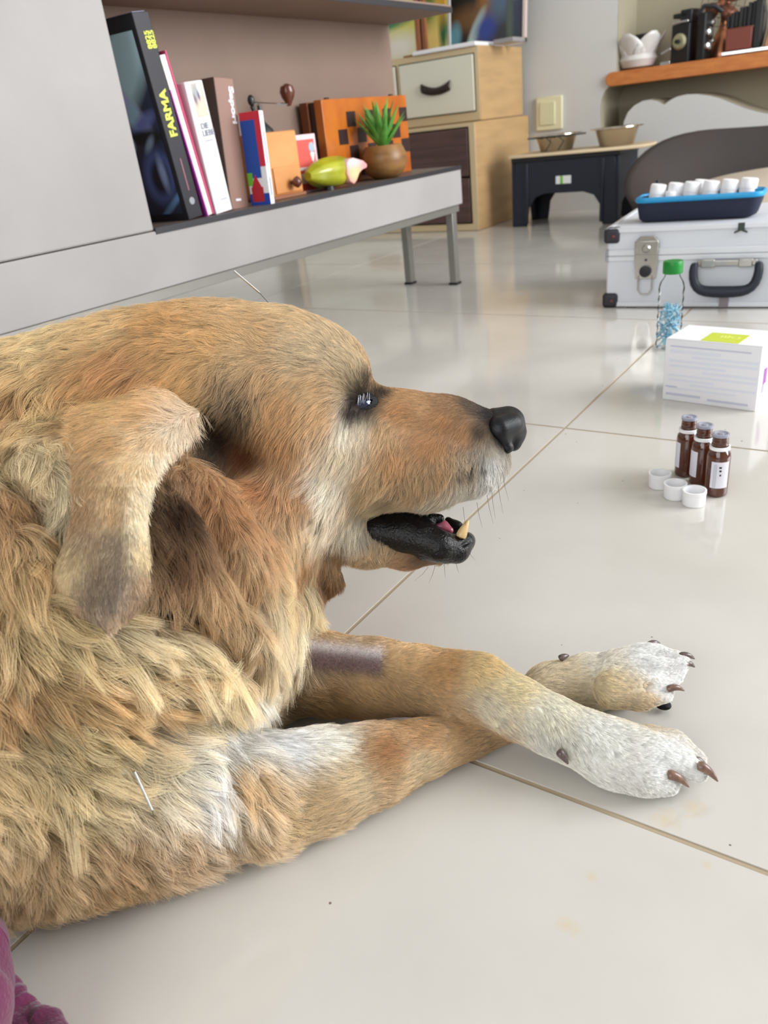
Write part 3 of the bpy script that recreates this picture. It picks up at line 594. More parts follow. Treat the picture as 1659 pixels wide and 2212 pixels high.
# small markings, plus shade painted in beside the ear and under the neck fur: centre, radius in metres, colour, strength
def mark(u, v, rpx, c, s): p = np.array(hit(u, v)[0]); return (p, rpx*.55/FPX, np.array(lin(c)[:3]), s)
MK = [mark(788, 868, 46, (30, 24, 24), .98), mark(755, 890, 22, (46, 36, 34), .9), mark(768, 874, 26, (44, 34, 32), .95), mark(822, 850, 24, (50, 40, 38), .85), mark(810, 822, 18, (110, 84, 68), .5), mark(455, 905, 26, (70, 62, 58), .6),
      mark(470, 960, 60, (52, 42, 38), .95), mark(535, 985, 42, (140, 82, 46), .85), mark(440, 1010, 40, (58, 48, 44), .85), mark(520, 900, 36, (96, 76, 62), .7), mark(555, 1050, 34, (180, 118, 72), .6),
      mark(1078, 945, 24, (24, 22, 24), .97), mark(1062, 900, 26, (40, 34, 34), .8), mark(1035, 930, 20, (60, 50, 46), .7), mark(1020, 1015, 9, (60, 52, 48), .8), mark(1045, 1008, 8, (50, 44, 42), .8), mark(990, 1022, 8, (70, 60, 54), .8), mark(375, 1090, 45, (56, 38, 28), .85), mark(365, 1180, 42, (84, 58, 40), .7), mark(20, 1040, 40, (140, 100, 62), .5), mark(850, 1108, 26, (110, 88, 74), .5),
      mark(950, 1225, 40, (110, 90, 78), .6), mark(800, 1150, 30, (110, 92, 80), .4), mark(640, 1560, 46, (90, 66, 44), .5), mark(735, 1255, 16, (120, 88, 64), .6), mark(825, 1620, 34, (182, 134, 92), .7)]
NEARX = lambda P: P
def field(P, nn=None):
    dd = np.empty((len(P), 3)); ll = np.empty(len(P)); cc = np.empty((len(P), 3))
    for a in range(0, len(P), 20000):
        Q = P[a:a+20000]; d2 = ((Q[:, None, :]-AP[None])**2).sum(-1); w = 1/(d2+3e-5)**2.0; w /= w.sum(1, keepdims=True)
        dd[a:a+20000] = w@AD; ll[a:a+20000] = np.exp(w@np.log(AL)); cc[a:a+20000] = w@AC
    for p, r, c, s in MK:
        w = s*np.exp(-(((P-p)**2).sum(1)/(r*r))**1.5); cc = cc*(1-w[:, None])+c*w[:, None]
    # shaved patch on the far foreleg, pale stubble with a highlight painted along its top
    q = proj(P); u_, v_ = q[:, 0], q[:, 1]; top = 1378+(u_-655)*.13; bot = 1450+(u_-700)*.09
    sh = 1/(1+np.exp(np.clip(-(u_-662)/4, -60, 60)))*1/(1+np.exp(np.clip((u_-826)/2.0, -60, 60)))*1/(1+np.exp(np.clip(-(v_-top)/5, -60, 60)))*1/(1+np.exp(np.clip((v_-bot)/4, -60, 60)))*(q[:, 2] < .60)
    up = 1/(1+np.exp(np.clip((v_-(top+20))/5, -60, 60))); pc_ = np.array(lin((222, 214, 216))[:3])*up[:, None]+np.array(lin((120, 98, 98))[:3])*(1-up[:, None]); cc = cc*(1-sh[:, None])+pc_*sh[:, None]; ll = ll*(1-sh)+.0012*sh
    return dd, ll, cc
def vnoise(P, s, seed):
    r = np.random.default_rng(seed); o = np.zeros((len(P), 3))
    for k in range(5):
        K = r.normal(size=(3, 3))*s; ph = r.uniform(0, 6.28, 3); o += np.sin(P@K.T+ph)
    return o/2.2
M_coat = bpy.data.materials.new('undercoat'); M_coat.use_nodes = True; nt = M_coat.node_tree; b = nt.nodes['Principled BSDF']; b.inputs['Roughness'].default_value = .8; b.inputs['Specular IOR Level'].default_value = .15
an = nt.nodes.new('ShaderNodeAttribute'); an.attribute_name = 'coat'; nt.links.new(an.outputs['Color'], b.inputs['Base Color'])
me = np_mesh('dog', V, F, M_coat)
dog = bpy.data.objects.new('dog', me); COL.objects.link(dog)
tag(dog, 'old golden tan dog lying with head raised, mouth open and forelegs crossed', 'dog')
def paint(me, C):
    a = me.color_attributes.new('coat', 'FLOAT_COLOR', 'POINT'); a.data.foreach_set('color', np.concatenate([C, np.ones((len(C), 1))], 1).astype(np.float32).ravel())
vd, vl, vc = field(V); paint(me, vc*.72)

# ---- hair strands
M_hair = bpy.data.materials.new('dog_hair'); M_hair.use_nodes = True; nt = M_hair.node_tree; nt.nodes.clear()
out = nt.nodes.new('ShaderNodeOutputMaterial'); an = nt.nodes.new('ShaderNodeAttribute'); an.attribute_name = 'coat'
hi = nt.nodes.new('ShaderNodeHairInfo')
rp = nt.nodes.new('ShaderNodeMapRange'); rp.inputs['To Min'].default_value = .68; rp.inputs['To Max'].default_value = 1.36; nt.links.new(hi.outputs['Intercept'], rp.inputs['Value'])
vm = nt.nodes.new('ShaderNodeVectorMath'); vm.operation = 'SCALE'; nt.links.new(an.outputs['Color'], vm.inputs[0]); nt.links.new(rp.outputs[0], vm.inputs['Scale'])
pb = nt.nodes.new('ShaderNodeBsdfPrincipled'); pb.inputs['Roughness'].default_value = .55; pb.inputs['Specular IOR Level'].default_value = .22; nt.links.new(vm.outputs[0], pb.inputs['Base Color'])
tb = nt.nodes.new('ShaderNodeBsdfTranslucent'); nt.links.new(vm.outputs[0], tb.inputs['Color'])
ms = nt.nodes.new('ShaderNodeMixShader'); ms.inputs[0].default_value = .22; nt.links.new(pb.outputs[0], ms.inputs[1]); nt.links.new(tb.outputs[0], ms.inputs[2]); nt.links.new(ms.outputs[0], out.inputs[0])
def strands(name, P, N, Dr, L, C, wid, parent, lift=.30, clump_r=None, clump=.55, wave=.12, npt=6, grav=.10, seed=1, zmin=.0006):
    r = np.random.default_rng(seed); n = len(P)
    Tt = Dr-N*(Dr*N).sum(1, keepdims=True); Tt /= np.linalg.norm(Tt, axis=1, keepdims=True)+1e-9
    Tt = Tt+.24*vnoise(P, 60, seed)+.16*vnoise(P, 190, seed+1)+r.normal(size=(n, 3))*.10
    Tt -= N*(Tt*N).sum(1, keepdims=True); Tt /= np.linalg.norm(Tt, axis=1, keepdims=True)+1e-9
    li = np.clip(lift*(1+.35*vnoise(P, 90, seed+2)[:, :1]), .16, .6)*(.6+.8*r.uniform(size=(n, 1)))
    Lr = L*(.72+.5*r.uniform(size=n)); s = np.linspace(0, 1, npt)[None, :, None]
    wv = vnoise(P, 120, seed+3); wv -= N*(wv*N).sum(1, keepdims=True)
    G = np.array([0, 0, -1.0])
    def shape(P, N, Tt, li, Lr, wv):
        Lr = Lr[:, None, None]
        return P[:, None]+Lr*(Tt[:, None]*s+N[:, None]*li[:, None]*(s-.55*s*s)+wv[:, None]*wave*np.sin(s*4.2)*s+G*grav*s*s)
    near = None
    if clump_r is not None:
        from mathutils.kdtree import KDTree
        sel = r.permutation(n)[:max(50, int(n*.12))]; keep = r.uniform(size=len(sel)) < np.clip((.0026/clump_r[sel])**2, .012, 1); sel = sel[keep]
        kd = KDTree(len(sel))
        for i, q in enumerate(sel): kd.insert(P[q], i)
        kd.balance(); near = np.array([sel[kd.find(p)[1]] for p in P])
        long_ = np.clip((L-.008)/.02, 0, 1)[:, None]
        Tt = Tt+(r.normal(size=(n, 3))*.20)[near]*(.35+long_); Tt -= N*(Tt*N).sum(1, keepdims=True); Tt /= np.linalg.norm(Tt, axis=1, keepdims=True)+1e-9
        li = li*(.8+.5*np.abs(r.normal(size=(n, 1)))[near]*(.3+long_))
        wv = wv+(r.normal(size=(n, 3))*.6)[near]*long_
    X = shape(P, N, Tt, li, Lr, wv)
    if near is not None:
        Cc = X[near]; off = (P-P[near])[:, None]; cl = (clump*(.55+.45*long_))[:, None]
        f = np.clip(cl*(s**1.1)*(.8+.35*r.uniform(size=(n, 1, 1))), 0, .93)
        X = X*(1-f)+(Cc+off*(1-s)*.6)*f
        C = C*(1+.09*(r.normal(size=(n, 1)))+.11*r.normal(size=(n, 1))[near])
    X = X+r.normal(size=(n, 1, 3))*s*(.035*Lr[:, None, None])
    X[:, :, 2] = np.maximum(X[:, :, 2], zmin)
    cu = bpy.data.hair_curves.new(name); cu.add_curves([npt]*n)
    cu.points.foreach_set('position', X.astype(np.float32).ravel())
    rad = (wid[:, None]*.5*(1-.80*np.linspace(0, 1, npt)[None]**1.6)).astype(np.float32)
    ra = cu.attributes.get('radius') or cu.attributes.new('radius', 'FLOAT', 'POINT'); ra.data.foreach_set('value', rad.ravel())
    ca = cu.attributes.new('coat', 'FLOAT_COLOR', 'CURVE'); C = np.clip(C, 0, 1); ca.data.foreach_set('color', np.concatenate([C, np.ones((n, 1))], 1).astype(np.float32).ravel())
    cu.materials.append(M_hair)
    o = bpy.data.objects.new(name, cu); COL.objects.link(o); o.parent = parent; o['kind'] = 'stuff'; return o
def sample(V, tri, N, wfun, seed):
    r = np.random.default_rng(seed); a, b, c = V[tri[:, 0]], V[tri[:, 1]], V[tri[:, 2]]
    cr = np.cross(b-a, c-a); ar = np.linalg.norm(cr, axis=1)*.5; nr = cr/(2*ar[:, None]+1e-12); ce = (a+b+c)/3
    w = ar*wfun(ce, nr); k = r.choice(len(tri), N, p=w/w.sum()); u = r.uniform(size=(N, 2)); f = u.sum(1) > 1; u[f] = 1-u[f]
    return a[k]+(b[k]-a[k])*u[:, :1]+(c[k]-a[k])*u[:, 1:], k
# smooth vertex normals
def vnormals(V, F):
    n = np.cross(V[F[:, 2]]-V[F[:, 0]], V[F[:, 3]]-V[F[:, 1]]); N = np.zeros_like(V)
    for i in range(4):
        for q in range(3): N[:, q] += np.bincount(F[:, i], n[:, q], len(V))
    return N/(np.linalg.norm(N, axis=1, keepdims=True)+1e-12)
VN = vnormals(V, F); VNs = laplace(VN, F, 3)
CP = np.array([0, 0, CAM_H])
def wf(ce, nr):
    _, l, _ = field(ce); q = proj(ce); vw = CP-ce; vw /= np.linalg.norm(vw, axis=1, keepdims=True)
    facing = (nr*vw).sum(1); w = np.where(facing > -.25, 1.0, .16)
    w = w*(.012/np.clip(l, .004, .04))**.75
    w = np.where((q[:, 0] < -140) | (q[:, 2] < .15), w*.12, w)
    w = np.where(ce[:, 2] < .004, 0, w)
    # bare places: eye opening
    e = ((q[:, 0]-786)*.94-(q[:, 1]-869)*.34)/27; e2 = ((q[:, 0]-786)*.34+(q[:, 1]-871)*.94)/10; no = (q[:, 0] > 1086) & (q[:, 1] < 968); w = np.where(no, 0, w)
    w = np.where((e*e+e2*e2 < 1) & (q[:, 2] < .60), 0, w); return w
if FUR:
    NH = int(430000*FUR)
    P, k = sample(V, tri, NH, wf, 3); bc = VNs[tri[k]].mean(1); N = bc/np.linalg.norm(bc, axis=1, keepdims=True)
    D_, L_, C_ = field(P); pj = proj(P); far = pj[:, 0] < -140
    # single dark guard hairs over the brow and forehead
    fl_ = (rng.uniform(size=len(P)) < .10*np.exp(-(((pj[:, 0]-650)/95)**2+((pj[:, 1]-775)/60)**2))+.30*np.exp(-(((pj[:, 0]-790)/50)**2+((pj[:, 1]-820)/26)**2))+.25*np.exp(-(((pj[:, 0]-520)/40)**2+((pj[:, 1]-850)/50)**2))+.45*np.exp(-(((pj[:, 0]-455)/28)**2+((pj[:, 1]-890)/40)**2))+.16*np.exp(-(((pj[:, 0]-1040)/45)**2+((pj[:, 1]-1010)/40)**2))) & (pj[:, 2] < .62)
    C_[fl_] *= .16
    wid = np.clip(.00012+.0032*L_, .00014, .00023); wid[far] *= 2.2
    strands('coat_hair', P, N, D_, L_, C_, wid, dog, clump_r=np.clip(L_*.19, .0014, .0060), clump=.72, seed=11)
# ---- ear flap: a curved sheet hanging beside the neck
rows = [(800, 270, 400, .532), (840, 215, 420, .532), (870, 190, 438, .524), (900, 175, 430, .518), (950, 164, 392, .512), (1000, 160, 358, .508), (1050, 159, 334, .505), (1100, 157, 320, .502), (1150, 148, 320, .499), (1200, 128, 323, .495),
        (1250, 110, 324, .491), (1285, 114, 316, .488), (1315, 142, 300, .486), (1338, 182, 282, .485), (1352, 215, 262, .485), (1357, 232, 246, .485)]
ez = []
for r in rows:
    zs = [float(proj(np.array(hit(uu, r[0])[0]))[2]) for uu in np.linspace(r[1]+10, r[2]-10, 7)]; ez.append(min(zs)-.013)
ez = np.array(ez)
for _ in range(3): ez[1:-1] = (ez[:-2]+ez[1:-1]*2+ez[2:])/4
ez = np.minimum(ez, np.array([min(ez[max(0, i-1):i+2]) for i in range(len(ez))])+.003); ez[0] += .036; ez[1] += .028; ez[2] += .018; ez[3] += .008
rows = [(r[0], r[1], r[2], float(z)) for r, z in zip(rows, ez)]
print('ear Z', ez.round(3))
ev = []; NA = 20
for j in range(len(rows)*3-2):
    a = j/3; i0 = min(int(a), len(rows)-2); t = a-i0; v, uL, uR, Z = [rows[i0][q]*(1-t)+rows[i0+1][q]*t for q in range(4)]
    cuv, hw_ = (uL+uR)/2, (uR-uL)/2; th = .0034+.002*max(0, (950-v)/100)
    for i in range(2*NA):
        a_ = PI*i/NA; c_, s_ = math.cos(a_), math.sin(a_)
        bend = .010*(c_*c_)+.0045*math.sin(2.6*c_+v/85.0)*(1-.5*abs(c_))-.004*math.exp(-((c_-.55)/.25)**2)+.030*max(0, c_-.1)**1.5*min(1, max(0, (985-v)/110))
        p = at(cuv+hw_*c_, v, Z+bend); n_ = RW @ np.array([0, 0, 1.0]); ev.append(p-n_*th*s_*(1 if abs(c_) < .98 else .5)*(1-abs(c_)**6*.5))
nr_ = len(ev)//(2*NA)
EV = np.array(ev); EF = np.array([(j*2*NA+i, j*2*NA+(i+1) % (2*NA), (j+1)*2*NA+(i+1) % (2*NA), (j+1)*2*NA+i) for j in range(nr_-1) for i in range(2*NA)])
def ear_col(P):
    q = proj(P); u, v = q[:, 0], q[:, 1]; C = np.empty((len(P), 3)); K = np.array([[float(x) for x in r.split()] for r in """260 860 222 180 122;330 900 218 172 118;200 930 216 172 120;250 960 206 162 112;330 960 228 194 150;370 940 244 226 208;345 990 246 232 216;300 1020 226 192 146;200 1030 186 148 108;250 1060 184 150 110;315 1060 244 230 206
180 1110 166 128 94;235 1160 130 110 92;240 1120 196 158 116;306 1130 242 226 196;200 1180 140 114 90;250 1190 126 108 92;308 1200 232 208 168;160 1220 186 160 122;210 1240 120 98 82;260 1250 112 96 86;310 1260 176 142 112;130 1250 214 186 144;120 1280 206 176 138
190 1290 106 88 76;240 1300 108 94 86;290 1300 160 132 110;160 1320 186 156 124;210 1335 150 130 112;240 1352 190 160 136;275 1335 176 146 120""".replace('\n', ';').split(';')])
    d2 = (u[:, None]-K[:, 0])**2+(v[:, None]-K[:, 1])**2; w = 1/(d2+500)**1.8; w /= w.sum(1, keepdims=True)
    KC = tint(np.array([lin(r[2:5])[:3] for r in K])); return w@KC
ems = np_mesh('ear', EV, EF, M_coat); paint(ems, ear_col(EV)*.85)
ear = bpy.data.objects.new('ear', ems); COL.objects.link(ear); ear.parent = dog
if FUR:
    etri = np.concatenate([EF[:, [0, 1, 2]], EF[:, [0, 2, 3]]]); EN = vnormals(EV, EF)
    cen = EV.mean(0); sg = np.sign(((EV-cen)*EN).sum(1).mean()) or 1; EN = EN*sg
    P, k = sample(EV, etri, int(42000*FUR), lambda ce, nr: np.where((proj(ce)[:, 1] > 800), 1.0, .3), 5)
    N = EN[etri[k]].mean(1); N /= np.linalg.norm(N, axis=1, keepdims=True)+1e-9
    q = proj(P); tt = np.clip((1040-q[:, 1])/150, 0, 1); dv = np.stack([np.clip((q[:, 0]-470)/160, -2.5, 0)*tt+(1-tt)*np.where(q[:, 0] < 180, -.25, .08), .35+(1-tt)*.65, np.zeros(len(P))], 1); D_ = dv@RW.T
    L_ = .0048+.011*np.clip((1010-q[:, 1])/110, 0, 1)
    strands('ear_hair', P, N, D_, L_, ear_col(P), np.full(len(P), .00020), ear, lift=.22, clump_r=np.full(len(P), .0022), clump=.35, seed=31)

# ---- nose pad
M_nose = mat('wet_black_nose', (13, 14, 19), .24, bump=.25, bscale=1600, spec=.4)
nv, nf = sdf_mesh([[PX(1074, 921, ZM, 41), PX(1097, 915, ZM, 35), PX(1107, 937, ZM, 28), PX(1109, 959, ZM, 16)], ([PX(1080, 926, .584, 28), PX(1103, 918, .588, 27)], .005), ([PX(1085, 920, .615, 26), PX(1102, 918, .610, 28)], .004), ([PX(1084, 950, .588, 18), PX(1096, 966, .588, 14)], .005)],
                  [([PX(1102, 932, .570, 6), PX(1112, 944, .573, 8), PX(1116, 950, .576, 7)], .0015), ([PX(1094, 948, .571, 4), PX(1110, 952, .573, 6)], .0015)], None, None, .0009, k=.004)
o = bpy.data.objects.new('nose', np_mesh('nose', laplace(nv, nf, 2), nf, M_nose)); COL.objects.link(o); o.parent = dog
# ---- mouth: dark lips, inner mouth, tongue, teeth
M_lip = mat('black_wet_lip', (9, 8, 10), .22, bump=.6, bscale=450, spec=.38)
M_mo = mat('dark_mouth_lining', (38, 22, 26), .45); M_tg = mat('pink_tongue', (170, 84, 104), .3, vary=.2, vscale=60, coat=.4)
lv, lf = sdf_mesh([([PX(780, 1148, .592, 14), PX(815, 1148, .590, 30), PX(875, 1154, .588, 37), PX(915, 1164, .583, 35), PX(950, 1180, .578, 31), PX(985, 1186, .586, 28), PX(1003, 1172, .594, 22)], .006),
                   ([PX(985, 1182, .60, 30), PX(1008, 1168, .603, 19)], .006), ([PX(960, 1196, .582, 20), PX(915, 1196, .584, 14)], .004), ([PX(1003, 1172, .610, 20), PX(985, 1140, .620, 14), PX(968, 1124, .622, 8)], .004),
                   ([PX(800, 1128, .592, 18), PX(880, 1118, .590, 18), PX(950, 1120, .592, 10)], .006)],
                  [([PX(935, 1196, .5635, 6), PX(975, 1192, .566, 6)], .0015), ([PX(850, 1140, .566, 6), PX(900, 1150, .563, 7), PX(960, 1160, .562, 6)], .002), ([PX(1000, 1178, .577, 4), PX(1016, 1168, .585, 4)], .002)], None, None, .0011, k=.006)
o = bpy.data.objects.new('lips', np_mesh('lips', laplace(lv, lf, 1), lf, M_lip)); COL.objects.link(o); o.parent = dog
def part_sdf(name, ch, m, u0, v0, u1, v1, h=.0012, k=.004):
    v, f = sdf_mesh(ch, [], None, None, h, k=k); o = bpy.data.objects.new(name, np_mesh(name, v, f, m)); COL.objects.link(o); o.parent = dog; return o
part_sdf('mouth_lining', [[PX(760, 1120, .60, 40), PX(850, 1125, .603, 32), PX(930, 1138, .606, 22)]], M_mo, 700, 1060, 1000, 1200)
part_sdf('tongue', [[PX(860, 1138, .602, 20), PX(920, 1136, .600, 18), PX(955, 1138, .597, 13), PX(972, 1146, .594, 8)]], M_tg, 760, 1080, 1020, 1190)
M_tooth = mat('yellowed_tooth', (196, 166, 116), .3, coat=.3)
b0, b1 = at(994, 1164, .578), at(1013, 1122, .5785)
MB().tube([b0, b0*.66+b1*.34+RW[:, 0]*-.0006, b0*.3+b1*.7, b1], [.0048, .0042, .0026, .0004], 12).obj('tooth', M_tooth, dog, sub=1)
b0, b1 = at(975, 1150, .618), at(982, 1128, .618); MB().tube([b0, (b0+b1)/2, b1], [.003, .002, .0004], 10).obj('tooth', M_tooth, dog, sub=1)
for k in range(3): b0, b1 = at(1002+4*k, 1160, .590+.006*k), at(1004+4*k, 1150, .590+.006*k); MB().tube([b0, b1], [.0012, .0008], 8).obj('tooth', M_tooth, dog)
# ---- eye
ep, en_ = hit(782, 871); ep = ep-Vector(ray(782, 871)).normalized()*.0008; fw = Vector(RW[:, 2]); rt = Vector(RW[:, 0]); dn = Vector(RW[:, 1])
M_eye = mat('dark_blue_brown_eye', (30, 40, 70), .06, coat=.6, vrgb=(14, 16, 24), vscale=120)
zz = (-en_*.55+fw*.45).normalized(); xx = rt*math.cos(.34)-dn*math.sin(.34); xx = (xx-zz*xx.dot(zz)).normalized(); yy_ = zz.cross(xx)
if yy_.dot(dn) < 0: yy_ = -yy_
EM = Matrix([[xx[i], yy_[i], zz[i], (ep+zz*.0034)[i]] for i in range(3)]+[[0, 0, 0, 1]])
def eye_pt(x, y, z): return EM @ Vector((x, y, z))
MB().ell((0, 0, 0), (.0110, .0078, .0046), EM, n=32, m=20).obj('eyeball', M_eye, dog)
M_lid = mat('black_eyelid_skin', (18, 15, 17), .45, bump=.4, bscale=900, spec=.2)
m = MB().ell((0, 0, 0), (.0146, .0090, .0054), n=56, m=40); kf = []
for f_ in m.f:
    c_ = sum((Vector(m.v[i]) for i in f_), Vector())/len(f_); w_ = max(0, 1-((c_.x-.0005)/.0082)**2)
    if c_.z < 0 and -.0022*w_ < c_.y < .0042*w_ and w_ > 0: continue
    kf.append(f_)
m.f = kf; m.v = [tuple(EM @ Vector(v)) for v in m.v]; m.obj('eyelid', M_lid, dog)
M_lash = mat('pale_lash', (190, 190, 198), .5)
ls = MB()
for k in range(18):
    x = rng.uniform(-.002, .0085); p = eye_pt(x, -.0050+rng.uniform(-.002, .001), -.0050); q_ = eye_pt(x-.0030+rng.uniform(-.0004, .0004), .0010+rng.uniform(-.0015, .001), -.0062)
    ls.tube([p, (p+q_)/2-fw*.0008, q_], [.00011, .00009, .00003], 4)
o = ls.obj('eyelashes', M_lash, dog); o['kind'] = 'stuff'
# ---- claws
M_claw = mat('grey_brown_claw', (104, 88, 82), .35, vrgb=(74, 60, 58), vscale=200, coat=.3); M_claw2 = mat('pinkish_brown_claw', (128, 96, 78), .35, vrgb=(92, 68, 60), vscale=200, coat=.3)
def claw(u0, v0, Z0, u1, v1, Z1, r_, m, arch=.003):
    a, b_ = Vector(at(u0, v0, Z0)), Vector(at(u1, v1, Z1)); P_ = [a.lerp(b_, t)+Vector((0, 0, arch*math.sin(PI*t))) for t in (0, .25, .5, .75, 1)]
    MB().tube(P_, [r_, r_*1.0, r_*.85, r_*.6, r_*.12], 10).obj('claw', m, dog, sub=1)
claw(1505, 1652, .482, 1552, 1690, .482, .0034, M_claw2); claw(1440, 1672, .478, 1490, 1702, .480, .0034, M_claw2); claw(1490, 1640, .500, 1530, 1660, .500, .003, M_claw)
claw(1206, 1622, .4895, 1228, 1652, .4915, .0030, M_claw, .001)
claw(1396, 1398, .555, 1428, 1392, .558, .0028, M_claw); claw(1464, 1420, .545, 1502, 1424, .546, .0030, M_claw); claw(1474, 1438, .542, 1502, 1442, .543, .0028, M_claw); claw(1440, 1490, .530, 1480, 1493, .532, .0028, M_claw2); claw(1208, 1424, .562, 1230, 1416, .565, .0028, M_claw, .001)
pd = on_z(1440, 1520, .006); MB().ell(Vector(on_z(1432, 1522, .005)), (.006, .005, .003)).obj('paw_pad', M_lid, dog); MB().ell(Vector(on_z(1428, 1700, .004)), (.009, .006, .003)).obj('paw_pad', M_lid, dog)
# ---- whiskers and long chin hairs
wh = MB()
for (u, v, du, dv, L) in [(1075, 1040, 12, 70, 1), (1062, 1060, 8, 60, 1), (1085, 1020, 14, 62, 1), (1030, 1085, 12, 56, 1), (1052, 1070, 14, 62, 1), (1000, 1095, 10, 60, 1), (940, 1222, -14, 38, 1), (925, 1225, -30, 30, 1), (985, 1215, 6, 24, 1), (693, 1172, -2, 105, 1), (704, 1176, 8, 82, 1), (694, 1180, 4, 118, 1), (708, 1180, 10, 80, 1), (960, 1222, 2, 26, 1), (1012, 1190, 14, 20, 1)]:
    Z = .578; wh.tube([at(u, v, Z), at(u+du*.4, v+dv*.5, Z-.002), at(u+du, v+dv, Z-.002)], [.00016, .00013, .00005], 4)
o = wh.obj('whiskers', mat('dark_whisker', (60, 50, 46), .5), dog); o['kind'] = 'stuff'
# ---- collar hidden in the ruff
cp = [(300, 1300), (345, 1316), (400, 1328), (450, 1342), (500, 1362), (545, 1392)]
MB().tube([Vector(hit(u, v)[0])-Vector(ray(u, v)).normalized()*-.005 for u, v in cp], .008, 10, flat=.5).obj('collar', mat('black_collar', (26, 28, 34), .7, bump=.4, bscale=300), dog)
# ---- acupuncture needles
def needle(u0, v0, Z0, uh, vh, Zh, u1, v1, Z1, lab):
    a, h_, b_ = Vector(at(u0, v0, Z0)), Vector(at(uh, vh, Zh)), Vector(at(u1, v1, Z1)); r = thing('acupuncture_needle', lab, 'needle', a, group='acupuncture needles in the dog')
    MB().tube([h_-a, b_-a], .0008, 8).obj('handle', M_chrome, r); MB().tube([(0, 0, 0), h_-a], .00022, 6).obj('shaft', M_iron, r)
needle(585, 660, .585, 560, 632, .575, 505, 585, .555, 'thin steel acupuncture needle standing in the crown of the dog head')
p = hit(330, 1762)[0]; Zs = float(proj(np.array(p))[2])
needle(333, 1766, Zs+.003, 328, 1749, Zs-.018, 290, 1666, Zs-.030, 'thin steel acupuncture needle in the chest fur near the elbow')
# ------------------------------------------------------------------ chest of drawers at the end wall
CX, CY = -1.48, 2.92
ch = thing('chest_of_drawers', 'stepped beige wooden chest of drawers with white and dark brown fronts', 'chest', (-1.9, 3.15, 0))
def kb_(name, m, x0, x1, y0, y1, z0, z1, par=None, **k): return MB().box(x0+1.9, x1+1.9, y0-3.15, y1-3.15, z0, z1).obj(name, m, par or ch, **k)
kb_('lower_body', M_beige, -2.45, CX, CY, 3.43, 0.0, .394, bev=.004)
kb_('upper_body', M_beige, -2.40, CX-.012, CY+.085, 3.40, .396, .648, bev=.003)
kb_('face_frame', M_pine, -2.448, CX-.002, CY-.004, CY, .002, .392)
kb_('face_frame', M_pine, -2.398, CX-.016, CY+.081, CY+.085, .398, .646)
def cup(par, x, y, z, w_):
    m = MB(); n = 12
    for j in range(n+1):
        t = j/n; s_ = abs(t-.5)*2
        for k in range(7):
            b_ = PI*k/6; r_ = .016+.004*s_
            m.v.append((x-w_/2+w_*t+1.9, y-3.15-.018*math.sin(b_)*(1-.35*s_**3), z+.016*s_**2+r_*math.cos(b_)*.85))
    m.f = [(j*7+k, (j+1)*7+k, (j+1)*7+k+1, j*7+k+1) for j in range(n) for k in range(6)]
    h_ = m.obj('handle', mat('dark_bronze', (52, 42, 38), .35, metal=.5), par); s = h_.modifiers.new('s', 'SOLIDIFY'); s.thickness = .003
    return h_
yu = CY+.079
for (a, bb, c, d, xx) in [(-1.845, -1.515, .432, .622, 0), (-2.36, -1.865, .432, .622, 0)]:
    kb_('drawer_gap', M_darkedge, a-.004, bb+.004, yu+.001, yu+.004, c-.004, d+.004)
    dr = kb_('drawer', M_cream, a, bb, yu-.006, yu+.002, c, d, bev=.002)
    cup(dr, (a+bb)/2, yu-.006, (c+d)/2-.012, .13)
yl = CY-.005
for (a, bb, c, d, m_, hd) in [(-1.80, -1.512, .205, .375, M_brown, 0), (-1.80, -1.512, .032, .198, M_brown, 0), (-2.40, -1.83, .03, .20, M_cream, 1), (-2.40, -1.83, .21, .375, M_cream, 1)]:
    kb_('drawer_gap', M_darkedge, a-.006, bb+.006, yl+.001, yl+.004, c-.005, d+.005)
    dr = kb_('drawer', m_, a, bb, yl-.003, yl+.003, c, d, bev=.002)
    if not hd:
        for zz in np.linspace(c, d, 4)[1:-1]: kb_('board_joint', M_darkedge, a, bb, yl-.0034, yl, zz-.001, zz+.001, par=dr)
    if hd: kb_('handle', mat('light_brown_plate', (176, 140, 96), .4), -2.02, -1.80 if False else -1.86, yl-.012, yl-.003, (c+d)/2-.02, (c+d)/2+.03, par=dr, bev=.002)
CT = .648
# things on the chest
a, bq = on_z(930, 108, CT+.012), on_z(1070, 92, CT+.012)
tag(MB().box(-1.775, -1.50, 2.99, 3.16, CT, CT+.014).obj('white_board', M_white, bev=.002), 'flat white board lying across the chest front edge', 'board')
p = on_y(955, 92, 3.22); q = on_y(1127, 92, 3.22)
pic = thing('framed_painting', 'dark blue and brown painting in a slim white frame leaning on the chest', 'picture', ((p[0]+q[0])/2, 3.24, CT), (math.radians(-6), 0, 0))
wv = (q[0]-p[0])/2+.008; hv = .55
MB().box(-wv+.02, wv-.012, 0, .006, .02, hv-.01).obj('canvas', print_mat('dark_painting', (52, 52, 58), [(.28, .35, .30, .32, 0, (26, 26, 28), .15), (.52, .28, .10, .22, -25, (140, 96, 40), .5), (.3, .18, .3, .08, 0, (110, 78, 48), .6), (.1, .07, .10, .08, 60, (110, 160, 175), .4), (.38, .09, .17, .05, 48, (180, 200, 190), .4), (.52, .1, .14, .09, 20, (48, 66, 140), .5), (.70, .28, .12, .14, 60, (80, 100, 120), .5), (.92, .20, .10, .2, 0, (56, 62, 80), .5), (.9, .32, .1, .05, 0, (150, 152, 155), .6), (.83, .12, .04, .2, 0, (80, 92, 80), .6)], axes='XZ'), pic)
M_fr = mat('white_frame', (226, 224, 224), .4); M_fr2 = mat('pale_pink_frame', (206, 190, 182), .5)
MB().box(-wv, -wv+.036, -.006, .012, 0, hv).obj('frame_side', M_fr, pic, bev=.002)
